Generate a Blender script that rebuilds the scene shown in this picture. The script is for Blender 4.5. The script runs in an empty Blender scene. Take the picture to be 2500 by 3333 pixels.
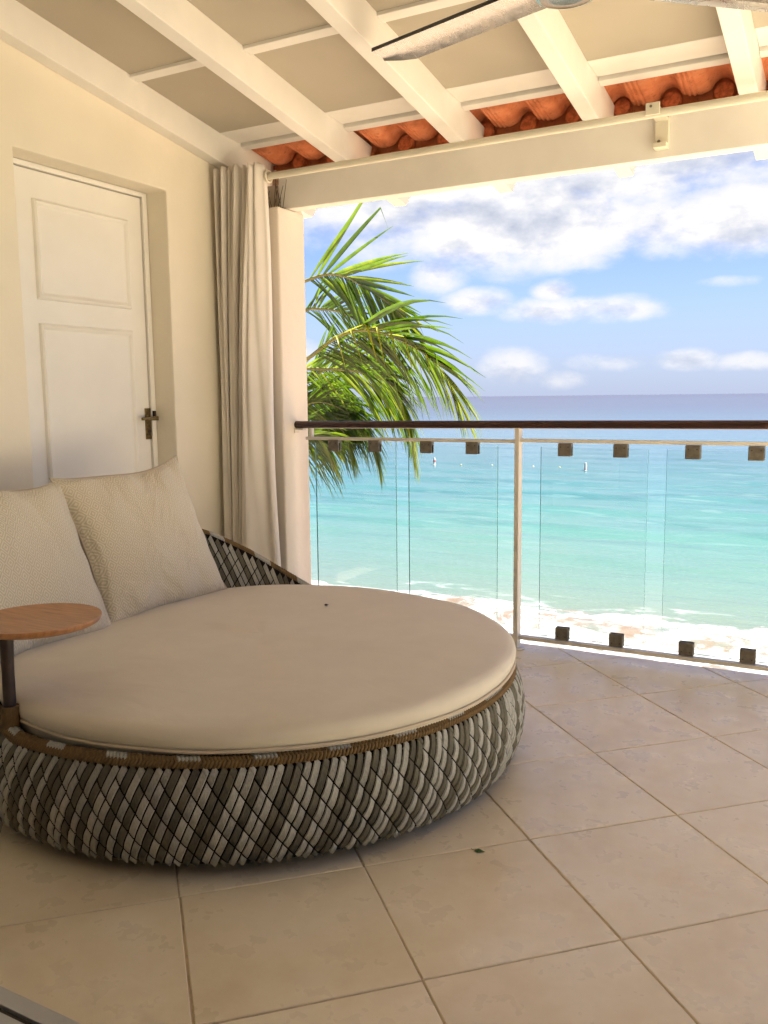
import bpy, math, random
import numpy as np
from mathutils import Matrix, Vector
random.seed(7); RNG = np.random.default_rng(7)
S = bpy.context.scene
COL = S.collection
R = math.radians

# ------------------------------------------------------------------ camera
EXPOSURE = 2.42
cam = bpy.data.cameras.new('camera'); cam_o = bpy.data.objects.new('camera', cam); COL.objects.link(cam_o)
cam.sensor_fit = 'VERTICAL'; cam.sensor_height = 36; cam.lens = 30.775
cam.clip_start = 0.05; cam.clip_end = 60000
cam_o.matrix_world = Matrix(((0.8772, -0.0529, 0.4772, 0), (0.4800, 0.1191, -0.8691, 0), (-0.0109, 0.9915, 0.1299, 1.16), (0, 0, 0, 1)))
S.camera = cam_o

# ------------------------------------------------------------------ sun, sky, exposure
SUN_EL, SUN_AZ = R(68), R(14)            # azimuth measured from +X (along the railing) towards the sea (+Y)
sdir = Vector((math.cos(SUN_EL) * math.cos(SUN_AZ), math.cos(SUN_EL) * math.sin(SUN_AZ), math.sin(SUN_EL)))
sl = bpy.data.lights.new('sun', 'SUN'); sl.energy = 5.0; sl.angle = R(0.6); sl.color = (1.0, 0.96, 0.90)
so = bpy.data.objects.new('sun', sl); COL.objects.link(so); so.rotation_euler = sdir.to_track_quat('Z', 'Y').to_euler()
S.view_settings.view_transform = 'Standard'; S.view_settings.look = 'None'
S.view_settings.gamma = 1; S.view_settings.exposure = EXPOSURE; S.view_settings.use_curve_mapping = False

class NT:
    """small node helper"""
    def __init__(s, tree): s.t = tree; s.n = tree.nodes; s.l = tree.links
    def new(s, typ, **kw):
        n = s.n.new(typ)
        for k, v in kw.items(): setattr(n, k, v)
        return n
    def put(s, sock, v):
        if v is None: return
        if hasattr(v, 'node'): s.l.new(v, sock)
        else:
            if sock.type == 'RGBA' and len(v) == 3: v = (*v, 1)
            sock.default_value = v
    def m(s, op, a, b=None, c=None, clamp=False):
        n = s.new('ShaderNodeMath', operation=op, use_clamp=clamp)
        for i, v in enumerate((a, b, c)): s.put(n.inputs[i], v)
        return n.outputs[0]
    def mix(s, f, a, b, blend='MIX'):
        n = s.new('ShaderNodeMix', data_type='RGBA', blend_type=blend)
        s.put(n.inputs[0], f); s.put(n.inputs[6], a); s.put(n.inputs[7], b); return n.outputs[2]
    def noise(s, vec, scale, detail=4, rough=.55, dist=0, w=None, dim='3D'):
        n = s.new('ShaderNodeTexNoise', noise_dimensions=dim)
        if w is not None: n.noise_dimensions = '4D'; s.put(n.inputs['W'], w)
        s.put(n.inputs['Vector'], vec); s.put(n.inputs['Scale'], scale); s.put(n.inputs['Detail'], detail)
        s.put(n.inputs['Roughness'], rough); s.put(n.inputs['Distortion'], dist); return n.outputs[0]
    def rng(s, v, a, b, c=0., d=1., smooth=True):
        n = s.new('ShaderNodeMapRange', interpolation_type='SMOOTHSTEP' if smooth else 'LINEAR')
        for i, x in enumerate((v, a, b, c, d)): s.put(n.inputs[i], x)
        return n.outputs[0]
    def ramp(s, f, stops, interp='LINEAR'):
        n = s.new('ShaderNodeValToRGB'); cr = n.color_ramp; cr.interpolation = interp
        while len(cr.elements) < len(stops): cr.elements.new(.5)
        for e, (p, c) in zip(cr.elements, stops): e.position = p; e.color = (*c, 1) if len(c) == 3 else c
        s.put(n.inputs[0], f); return n.outputs[0]
    def xyz(s, x=0., y=0., z=0.):
        n = s.new('ShaderNodeCombineXYZ')
        for i, v in enumerate((x, y, z)): s.put(n.inputs[i], v)
        return n.outputs[0]
    def sep(s, v):
        n = s.new('ShaderNodeSeparateXYZ'); s.put(n.inputs[0], v); return n.outputs
    def vscale(s, v, sc):
        n = s.new('ShaderNodeVectorMath', operation='MULTIPLY'); s.put(n.inputs[0], v); s.put(n.inputs[1], sc); return n.outputs[0]
    def bump(s, h, strength=.2, dist=.01, nrm=None):
        n = s.new('ShaderNodeBump'); s.put(n.inputs['Height'], h); n.inputs['Strength'].default_value = strength
        n.inputs['Distance'].default_value = dist; s.put(n.inputs['Normal'], nrm); return n.outputs[0]

SKY = 0.07
w = bpy.data.worlds.new('World'); S.world = w; w.use_nodes = True
N = NT(w.node_tree); N.n.clear()
out = N.new('ShaderNodeOutputWorld'); bg = N.new('ShaderNodeBackground')
sky = N.new('ShaderNodeTexSky', sky_type='NISHITA', sun_disc=False)
sky.sun_elevation = SUN_EL; sky.sun_rotation = math.pi / 2 - SUN_AZ
sky.altitude = 0; sky.air_density = 1.0; sky.dust_density = 0.2; sky.ozone_density = 2.2
tc = N.new('ShaderNodeTexCoord')
dx, dy, dz = N.sep(tc.outputs['Generated'])
U = N.m('ARCTAN2', dx, dy); V = N.m('ARCSINE', dz)
# cumulus banks: heading, elevation, half width, half height (radians), weight
BL = [(-0.350, 0.186, 0.140, 0.055, 1.30), (-0.1405, 0.178, 0.105, 0.045, 1.15), (-0.500, 0.195, 0.120, 0.050, 1.05),
      (-0.4357, 0.134, 0.034, 0.026, .85), (-0.398, 0.104, 0.042, 0.017, .95), (-0.280, 0.092, 0.092, 0.017, .98),
      (-0.3105, 0.112, 0.026, 0.016, .85), (-0.1303, 0.1157, 0.042, 0.007, .60), (-0.356, 0.028, 0.042, 0.026, .82),
      (-0.3056, 0.017, 0.034, 0.012, .66), (-0.2445, 0.035, 0.055, 0.012, .80), (-0.1733, 0.036, 0.045, 0.012, .84),
      (-0.1111, 0.033, 0.040, 0.011, .80), (-0.27, 0.245, 0.34, 0.055, 1.2), (-0.62, 0.05, .06, .02, .8), (0.05, 0.06, .09, .02, .8), (.1, .15, .1, .035, .9)]
cover = None
UV_ = N.xyz(U, V, 0.)
for (a, e, ra, re, wt) in BL:
    q1 = N.new('ShaderNodeVectorMath', operation='MULTIPLY_ADD'); N.put(q1.inputs[0], UV_); N.put(q1.inputs[1], (1 / ra, 1 / re, 0)); N.put(q1.inputs[2], (-a / ra, -e / re, 0))
    q2 = N.new('ShaderNodeVectorMath', operation='DOT_PRODUCT'); N.put(q2.inputs[0], q1.outputs[0]); N.put(q2.inputs[1], q1.outputs[0])
    b = N.m('MULTIPLY_ADD', q2.outputs['Value'], -.62 * wt, wt)
    cover = N.m('MAXIMUM', 0. if cover is None else cover, b)
# the same kind of broken cumulus all round the rest of the sky
far = N.rng(N.m('ABSOLUTE', N.m('ADD', U, .27)), .36, .7)
far = N.m('MAXIMUM', far, N.rng(V, .29, .42))
low = N.noise(N.xyz(N.m('MULTIPLY', U, 1.7), N.m('MULTIPLY', V, 3.4), 2.), 1.6, 2, .5, dim='2D')
cover = N.m('MAXIMUM', cover, N.m('MULTIPLY', far, N.rng(low, .47, .64, 0., .95)))
def fbm(dv, det):
    vec = N.xyz(N.m('MULTIPLY', U, 10.), N.m('MULTIPLY', N.m('ADD', V, dv), 19.), 4.7)
    return N.noise(vec, 1.0, det, .58, 0, dim='2D')
n0 = fbm(0.0, 5.5); n1 = fbm(0.022, 5)
dens0 = N.m('ADD', cover, N.m('MULTIPLY', N.m('SUBTRACT', n0, .5), 1.35))
alpha = N.rng(dens0, .22, 1.05)
lit = N.m('ADD', N.m('MULTIPLY', N.m('SUBTRACT', n0, n1), 2.2), N.rng(dens0, .5, 1.6, .85, .45, False), clamp=True)
hz = N.rng(V, 0.0, .12, .82, 1.0)
ccol = N.ramp(lit, [(0.0, (.58, .62, .76)), (.40, (.80, .83, .93)), (.75, (1.08, 1.06, 1.06))])
CL = 0.180 / SKY
ccol = N.mix(1.0, ccol, (CL, CL, CL), 'MULTIPLY')
skyc = N.mix(1.0, sky.outputs[0], (0.375, .385, .535), 'MULTIPLY')
skyc = N.mix(N.rng(V, -.02, .16, .80, 0.), skyc, (.084 / SKY, .106 / SKY, .155 / SKY))
colr = N.mix(N.m('MULTIPLY', alpha, hz), skyc, ccol)
N.put(bg.inputs[0], colr); bg.inputs[1].default_value = SKY
N.l.new(bg.outputs[0], out.inputs[0])
w.cycles.sampling_method = "MANUAL"; w.cycles.sample_map_resolution = 512

# ------------------------------------------------------------------ materials
MATS = {}
def mat(name, color, rough=.6, spec=.4, metal=0., var=.06, vscale=6., bump=0., bscale=60., bdist=.003, coat=0., sheen=0., build=None):
    mt = bpy.data.materials.new(name); mt.use_nodes = True; n = NT(mt.node_tree); p = n.n['Principled BSDF']
    p.inputs['Roughness'].default_value = rough; p.inputs['Specular IOR Level'].default_value = spec
    p.inputs['Metallic'].default_value = metal; p.inputs['Coat Weight'].default_value = coat
    p.inputs['Sheen Weight'].default_value = sheen
    oc = n.new('ShaderNodeTexCoord').outputs['Object']
    geo = n.new('ShaderNodeNewGeometry').outputs['Position']
    c = color
    if var:
        f = n.noise(geo, vscale, 2, .6)
        lo = tuple(x * (1 - var) for x in color); hi = tuple(min(1, x * (1 + var)) for x in color)
        c = n.mix(n.rng(f, .3, .7), lo, hi)
    n.put(p.inputs['Base Color'], c)
    if bump: n.put(p.inputs['Normal'], n.bump(n.noise(geo, bscale, 2, .6), bump, bdist))
    if build: build(n, p, oc, geo, c)
    MATS[name] = mt; return mt

mat('white_paint', (.82, .795, .75), .5, .35, var=.025, bump=.25, bscale=18, bdist=.004)
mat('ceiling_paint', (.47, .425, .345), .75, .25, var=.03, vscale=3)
def wall_b(n, p, oc, geo, c):
    n.put(p.inputs['Normal'], n.bump(n.noise(geo, 9, 4, .62), .25, .02))
mat('wall_plaster', (.81, .75, .625), .85, .2, var=.03, vscale=2.2, build=wall_b)
mat('pillar_plaster', (.75, .69, .60), .85, .2, var=.025, vscale=2.2, build=wall_b)
mat('door_paint', (.85, .825, .765), .42, .4, var=.015, bump=.08, bscale=40)
mat('bracket_cream', (.70, .66, .54), .45, .4, var=.05)
mat('metal_cream', (.62, .585, .52), .42, .45, var=.05)
mat('post_paint', (.60, .555, .48), .42, .45, var=.05)
mat('clamp_steel', (.165, .145, .115), .38, .5, metal=.3, var=.18, vscale=60)
mat('grout', (.50, .40, .275), .9, .2, var=.2, vscale=20)
mat('shadow_gap', (.05, .04, .03), .9, .1, var=0)
mat('concrete_edge', (.70, .66, .58), .8, .2, var=.08)
mat('alu_track', (.52, .53, .52), .4, .5, metal=.3, var=.06)
mat('dark_rubber', (.05, .045, .04), .7, .3, var=0)
mat('dark_timber', (.045, .026, .018), .5, .4, var=.15, vscale=25)

def tile_b(n, p, oc, geo, c):
    oi = n.new('ShaderNodeObjectInfo').outputs['Random']
    v = n.new('ShaderNodeVectorMath', operation='ADD'); n.put(v.inputs[0], geo); n.put(v.inputs[1], n.xyz(n.m('MULTIPLY', oi, 37.), n.m('MULTIPLY', oi, 11.), 0.))
    f1 = n.noise(v.outputs[0], 3.2, 4, .62); f2 = n.noise(v.outputs[0], 11, 3, .65)
    base = n.ramp(f1, [(.28, (.68, .575, .39)), (.5, (.775, .685, .495)), (.70, (.82, .745, .575))])
    base = n.mix(n.rng(f2, .35, .80, 0, .28), base, (.60, .49, .31))
    base = n.mix(n.rng(oi, 0, 1, .0, .35), base, (.66, .555, .37))
    n.put(p.inputs['Base Color'], base)
    n.put(p.inputs['Roughness'], n.rng(f2, .3, .7, .24, .42))
    n.put(p.inputs['Normal'], n.bump(n.noise(geo, 55, 2, .6), .07, .004))
mat('floor_tile', (.6, .5, .37), .4, .5, var=0, build=tile_b)

def terra_b(n, p, oc, geo, c):
    f = n.noise(geo, 14, 6, .6); g = n.noise(geo, 45, 5, .65)
    base = n.ramp(f, [(.28, (.38, .12, .05)), (.5, (.57, .195, .085)), (.72, (.64, .26, .13))])
    base = n.mix(n.rng(g, .56, .72, 0, .55), base, (.17, .07, .04))
    n.put(p.inputs['Base Color'], base); n.put(p.inputs['Normal'], n.bump(g, .35, .006))
mat('terracotta', (.45, .12, .045), .85, .25, var=0, build=terra_b)

def fabric_b(n, p, oc, geo, c):
    uvn = n.new('ShaderNodeTexCoord').outputs['Object']
    w1 = n.new('ShaderNodeTexWave', wave_type='BANDS', bands_direction='X'); w1.inputs['Scale'].default_value = 260; n.put(w1.inputs['Vector'], uvn)
    w2 = n.new('ShaderNodeTexWave', wave_type='BANDS', bands_direction='Y'); w2.inputs['Scale'].default_value = 260; n.put(w2.inputs['Vector'], uvn)
    h = n.m('ADD', n.m('MULTIPLY', w1.outputs['Fac'], w2.outputs['Fac']), n.noise(geo, 300, 3))
    wr = n.noise(n.vscale(geo, (1., 1.7, 1.)), 3.4, 4, .55, .8)
    b1 = n.bump(wr, .14, .03); n.put(p.inputs['Normal'], n.bump(h, .25, .0015, b1))
mat('mattress_fabric', (.675, .62, .505), .92, .15, var=.02, vscale=9, sheen=.15, build=fabric_b)
mat('piping_fabric', (.55, .47, .36), .9, .15, var=.05)

def cushion_b(n, p, oc, geo, c):
    uv = n.new('ShaderNodeTexCoord').outputs['UV']
    wob = n.noise(uv, 5., 3); x, y, _ = n.sep(uv)
    x = n.m('ADD', n.m('MULTIPLY', x, 13.), n.m('MULTIPLY', wob, .35)); y = n.m('MULTIPLY', y, 10.)
    fx = n.m('ABSOLUTE', n.m('SUBTRACT', n.m('FRACT', x), .5)); fy = n.m('ABSOLUTE', n.m('SUBTRACT', n.m('FRACT', y), .5))
    d = n.m('ADD', fx, fy)
    rg = n.m('SINE', n.m('MULTIPLY', d, 25.))
    f = n.rng(rg, -.25, .35)
    thread = n.noise(n.vscale(uv, (180., 60., 1.)), 1., 3)
    f = n.m('MULTIPLY', f, n.rng(thread, .3, .6, .65, 1.))
    n.put(p.inputs['Base Color'], n.mix(f, (.56, .495, .365), (.72, .665, .545)))
    h2 = n.noise(n.vscale(geo, (1., 1., .6)), 9, 3, .5, 1.0)
    n.put(p.inputs['Normal'], n.bump(f, .22, .0015, n.bump(h2, .7, .03)))
mat('cushion_fabric', (.6, .52, .4), .95, .1, var=0, sheen=.2, build=cushion_b)

def curtain_b(n, p, oc, geo, c):
    h = n.noise(n.vscale(geo, (300., 300., 120.)), 1., 3)
    n.put(p.inputs['Normal'], n.bump(h, .15, .001))
    tr = n.new('ShaderNodeBsdfTranslucent'); n.put(tr.inputs[0], (.72, .64, .55))
    ms = n.new('ShaderNodeMixShader'); ms.inputs[0].default_value = .15
    o = n.n['Material Output']; n.l.new(p.outputs[0], ms.inputs[1]); n.l.new(tr.outputs[0], ms.inputs[2]); n.l.new(ms.outputs[0], o.inputs[0])
mat('curtain_linen', (.90, .85, .785), .9, .15, var=.03, vscale=4, sheen=.15, build=curtain_b)

def wood_b(n, p, oc, geo, c):
    v = n.vscale(oc, (9., 90., 9.))
    g = n.noise(v, 1., 6, .6, .3)
    base = n.ramp(g, [(.3, (.27, .115, .040)), (.55, (.41, .190, .075)), (.75, (.48, .25, .11))])
    n.put(p.inputs['Base Color'], base); n.put(p.inputs['Normal'], n.bump(g, .12, .002))
mat('teak', (.45, .18, .06), .38, .45, var=0, build=wood_b)
def rail_b(n, p, oc, geo, c):
    g = n.noise(n.vscale(geo, (3., 60., 60.)), 1., 6, .6)
    n.put(p.inputs['Base Color'], n.ramp(g, [(.3, (.022, .008, .006)), (.7, (.055, .020, .014))])); n.put(p.inputs['Normal'], n.bump(g, .15, .002))
mat('handrail_wood', (.06, .02, .015), .34, .5, var=0, build=rail_b)
def brass_b(n, p, oc, geo, c):
    g = n.noise(geo, 60, 6, .65)
    n.put(p.inputs['Base Color'], n.ramp(g, [(.3, (.06, .04, .02)), (.55, (.22, .155, .06)), (.75, (.40, .30, .12))])); n.put(p.inputs['Roughness'], n.rng(g, .3, .7, .6, .3))
mat('old_brass', (.25, .18, .07), .45, .5, metal=.8, var=0, build=brass_b)

def cord(name, col, groove=.45):
    def b(n, p, oc, geo, c):
        rnd = n.new('ShaderNodeObjectInfo').outputs['Random']
        g = n.noise(n.vscale(geo, (1., 1., .35)), 260, 3, .6); q = n.noise(geo, 30, 3)
        k = n.m('ADD', n.rng(g, .35, .65, -.12, .10), n.rng(n.m('ADD', n.m('MULTIPLY', rnd, .6), n.m('MULTIPLY', q, .4)), 0., 1., -.32, .26, False))
        hs = n.new('ShaderNodeHueSaturation'); n.put(hs.inputs['Color'], col); n.put(hs.inputs['Value'], n.m('ADD', 1., k)); hs.inputs['Saturation'].default_value = 1
        n.put(p.inputs['Base Color'], hs.outputs[0]); n.put(p.inputs['Normal'], n.bump(g, groove, .002))
    return mat(name, col, .75, .25, var=0, build=b)
cord('cord_light', (.41, .41, .365)); cord('cord_dark', (.135, .126, .092)); cord('cord_gold', (.185, .118, .048)); cord('cord_mixed', (.40, .335, .22))
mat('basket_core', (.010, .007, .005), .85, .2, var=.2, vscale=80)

# glass: clear pane with real fresnel sheen, greenish cut edges
def glass_mat(name, tint, gloss=1.):
    mt = bpy.data.materials.new(name); mt.use_nodes = True; n = NT(mt.node_tree); n.n.clear()
    o = n.new('ShaderNodeOutputMaterial'); t = n.new('ShaderNodeBsdfTransparent'); g = n.new('ShaderNodeBsdfGlossy'); ms = n.new('ShaderNodeMixShader')
    fr = n.new('ShaderNodeFresnel'); fr.inputs[0].default_value = 1.45
    n.put(t.inputs[0], tint); g.inputs['Roughness'].default_value = .01
    n.put(ms.inputs[0], n.m('MULTIPLY', fr.outputs[0], gloss)); n.l.new(t.outputs[0], ms.inputs[1]); n.l.new(g.outputs[0], ms.inputs[2]); n.l.new(ms.outputs[0], o.inputs[0])
    MATS[name] = mt
glass_mat('glass_clear', (.965, .985, .98), .7)
mat('glass_edge', (.16, .36, .34), .15, .5, var=.1); mat('glass_edge_top_lit', (.62, .72, .69), .15, .5, var=.05)  # top edge coloured paler to stand in for light caught in the glass

def blade_b(n, p, oc, geo, c):
    g = n.noise(n.vscale(geo, (14., 9., 14.)), 1., 5, .6, 1.2)
    n.put(p.inputs['Base Color'], n.ramp(g, [(.25, (.30, .30, .295)), (.5, (.44, .44, .43)), (.75, (.52, .48, .42))])); n.put(p.inputs['Roughness'], n.rng(g, .3, .7, .16, .32))
    n.put(p.inputs['Normal'], n.bump(g, .06, .01))
mat('fan_blade_metal', (.7, .7, .7), .22, .5, metal=.85, var=0, build=blade_b)
mat('fan_dark', (.02, .018, .017), .35, .5, var=0)
mat('fan_hub_metal', (.16, .15, .13), .25, .5, metal=.9, var=.1)
mat('fan_ring', (.42, .55, .58), .15, .5, metal=.5, var=0)

def leaf_mat(name, stops, trans):
    mt = bpy.data.materials.new(name); mt.use_nodes = True; n = NT(mt.node_tree); p = n.n['Principled BSDF']; o = n.n['Material Output']
    geo = n.new('ShaderNodeNewGeometry').outputs['Position']; rnd = n.new('ShaderNodeAttribute', attribute_name='tint').outputs['Fac']
    f = n.m('ADD', n.m('MULTIPLY', n.noise(geo, 9, 4), .45), n.m('MULTIPLY', rnd, .55)); c = n.ramp(f, stops)
    n.put(p.inputs['Base Color'], c); p.inputs['Roughness'].default_value = .36; p.inputs['Specular IOR Level'].default_value = .5
    tr = n.new('ShaderNodeBsdfTranslucent'); n.put(tr.inputs[0], n.mix(1., c, trans, 'MULTIPLY'))
    ms = n.new('ShaderNodeMixShader'); ms.inputs[0].default_value = .42
    n.l.new(p.outputs[0], ms.inputs[1]); n.l.new(tr.outputs[0], ms.inputs[2]); n.l.new(ms.outputs[0], o.inputs[0]); MATS[name] = mt
leaf_mat('palm_leaf', [(.2, (.013, .028, .004)), (.42, (.036, .074, .006)), (.64, (.086, .142, .010)), (.88, (.25, .25, .045))], (1.7, 1.75, .8))
mat('palm_rachis', (.17, .17, .045), .5, .4, var=.2, vscale=20)
mat('palm_bark', (.22, .18, .14), .9, .2, var=.25, vscale=9, bump=.6, bscale=12, bdist=.03)
mat('green_leaf', (.05, .11, .02), .5, .4, var=.2, vscale=60)
mat('twig', (.10, .07, .045), .8, .2, var=.2, vscale=40)
mat('buoy_white', (.42, .40, .39), .5, .4, var=.05); mat('buoy_red', (.36, .06, .05), .5, .4, var=.05); mat('float_yellow', (.32, .29, .17), .5, .4, var=.05)
mat('black_speck', (.02, .018, .016), .7, .2, var=0)

def sand_b(n, p, oc, geo, c):
    f = n.noise(geo, .6, 6, .6); n.put(p.inputs['Base Color'], n.ramp(f, [(.3, (.34, .235, .15)), (.7, (.42, .315, .215))])); n.put(p.inputs['Normal'], n.bump(n.noise(geo, 8, 6), .5, .05))
mat('beach_sand', (.55, .43, .28), .9, .2, var=0, build=sand_b)

def sea_b(n, p, oc, geo, c):
    x, y, z = n.sep(geo)
    wob = n.noise(n.vscale(geo, (.05, .05, 0.)), 1., 4, .55)
    yy = n.m('ADD', y, n.m('MULTIPLY', n.m('SUBTRACT', wob, .5), n.m('MULTIPLY', y, .34)))
    lg = n.m('DIVIDE', n.m('LOGARITHM', n.m('MAXIMUM', yy, 12.), 10.), 4.)      # 10 m -> .25, 100 m -> .5, 1 km -> .75
    P = lambda m: math.log10(m) / 4
    base = n.ramp(lg, [(P(18), (0.1023, 0.0930, 0.0670)), (P(22), (0.0911, 0.1163, 0.0893)), (P(27), (0.0688, 0.1190, 0.0967)), (P(36), (0.0502, 0.1190, 0.1042)), (P(50), (0.0381, 0.1032, 0.1060)),
                       (P(80), (0.0363, 0.0818, 0.0995)), (P(150), (0.0372, 0.0632, 0.0884)), (P(400), (0.0353, 0.0428, 0.0679)), (P(3000), (0.0316, 0.0335, 0.0558))])
    # streaks of darker and lighter water running along the shore
    st = n.noise(n.vscale(geo, (.10, .55, 0.)), 1., 6, .6, .4)
    near = n.rng(y, 24., 40.); farm = n.rng(y, 60., 260., 1., .15)
    base = n.mix(n.m('MULTIPLY', n.m('MULTIPLY', n.rng(st, .50, .66), near), n.m('MULTIPLY', farm, .45)), base, (.014, .055, .066))
    st2 = n.noise(n.vscale(geo, (.30, 1.6, 0.)), 1., 6, .62, .5)
    base = n.mix(n.m('MULTIPLY', n.m('MULTIPLY', n.rng(st2, .53, .68), near), n.m('MULTIPLY', farm, .40)), base, (.12, .17, .165))
    # foam of the broken wave on the shore
    e1 = n.noise(n.vscale(geo, (.28, .28, 0.)), 1., 6, .58); e2 = n.noise(n.vscale(geo, (1.5, 1.5, 0.)), 1., 5, .6)
    edge = n.m('ADD', n.m('MULTIPLY', n.m('SUBTRACT', e1, .5), 5.2), n.m('MULTIPLY', n.m('SUBTRACT', e2, .5), 1.7))
    ye = n.m('ADD', y, edge)
    band = n.rng(ye, 22.0, 22.5, 1., 0.)
    vo = n.new('ShaderNodeTexVoronoi', feature='DISTANCE_TO_EDGE'); vo.inputs['Scale'].default_value = 1.
    dw = n.new('ShaderNodeVectorMath', operation='ADD'); n.put(dw.inputs[0], n.vscale(geo, (1.1, 1.1, 0.))); n.put(dw.inputs[1], n.vscale(n.new('ShaderNodeTexNoise').outputs['Color'], (1.2, 1.2, 0.))); n.put(vo.inputs['Vector'], dw.outputs[0])
    lace = n.rng(vo.outputs['Distance'], .02, .22, 1., 0.)
    patch = n.rng(n.noise(n.vscale(geo, (.42, .75, 0.)), 1., 6, .68, .8), .47, .56)
    foam = n.m('MULTIPLY', band, n.m('MAXIMUM', n.m('SUBTRACT', 1., n.m('MULTIPLY', patch, .9)), n.m('MULTIPLY', lace, .35)))
    # thin lacy foam drifting just outside the break
    rip = n.m('MULTIPLY', n.rng(ye, 22.2, 24.6, 1., 0.), n.m('MULTIPLY', n.rng(st2, .52, .62), n.m('MULTIPLY', lace, .7)))
    foam = n.m('MAXIMUM', foam, rip)
    foam = n.m('MULTIPLY', foam, n.rng(n.noise(n.vscale(geo, (2.6, 3.4, 0.)), 1., 5, .7), .36, .58, .22, 1.))
    inner = n.mix(n.rng(n.noise(n.vscale(geo, (.8, .8, 0.)), 1., 4), .4, .6), (.125, .082, .050), (.088, .100, .078))
    base = n.mix(band, base, inner)
    base = n.mix(foam, base, (.42, .42, .41))
    n.put(p.inputs['Base Color'], base)
    n.put(p.inputs['Roughness'], n.m('MAXIMUM', n.m('MULTIPLY', foam, .8), n.rng(y, 30., 300., .16, .34)))
    r1 = n.noise(n.vscale(geo, (.9, 2.2, 0.)), 1., 6, .62, .3); r2 = n.noise(n.vscale(geo, (.14, .5, 0.)), 1., 5, .6)
    hgt = n.m('ADD', n.m('ADD', n.m('MULTIPLY', r1, .10), n.m('MULTIPLY', r2, .35)), n.m('MULTIPLY', foam, .10))
    n.put(p.inputs['Normal'], n.bump(hgt, .55, 1.0))
mat('sea_water', (.1, .3, .3), .2, .28, var=0, build=sea_b)

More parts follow.
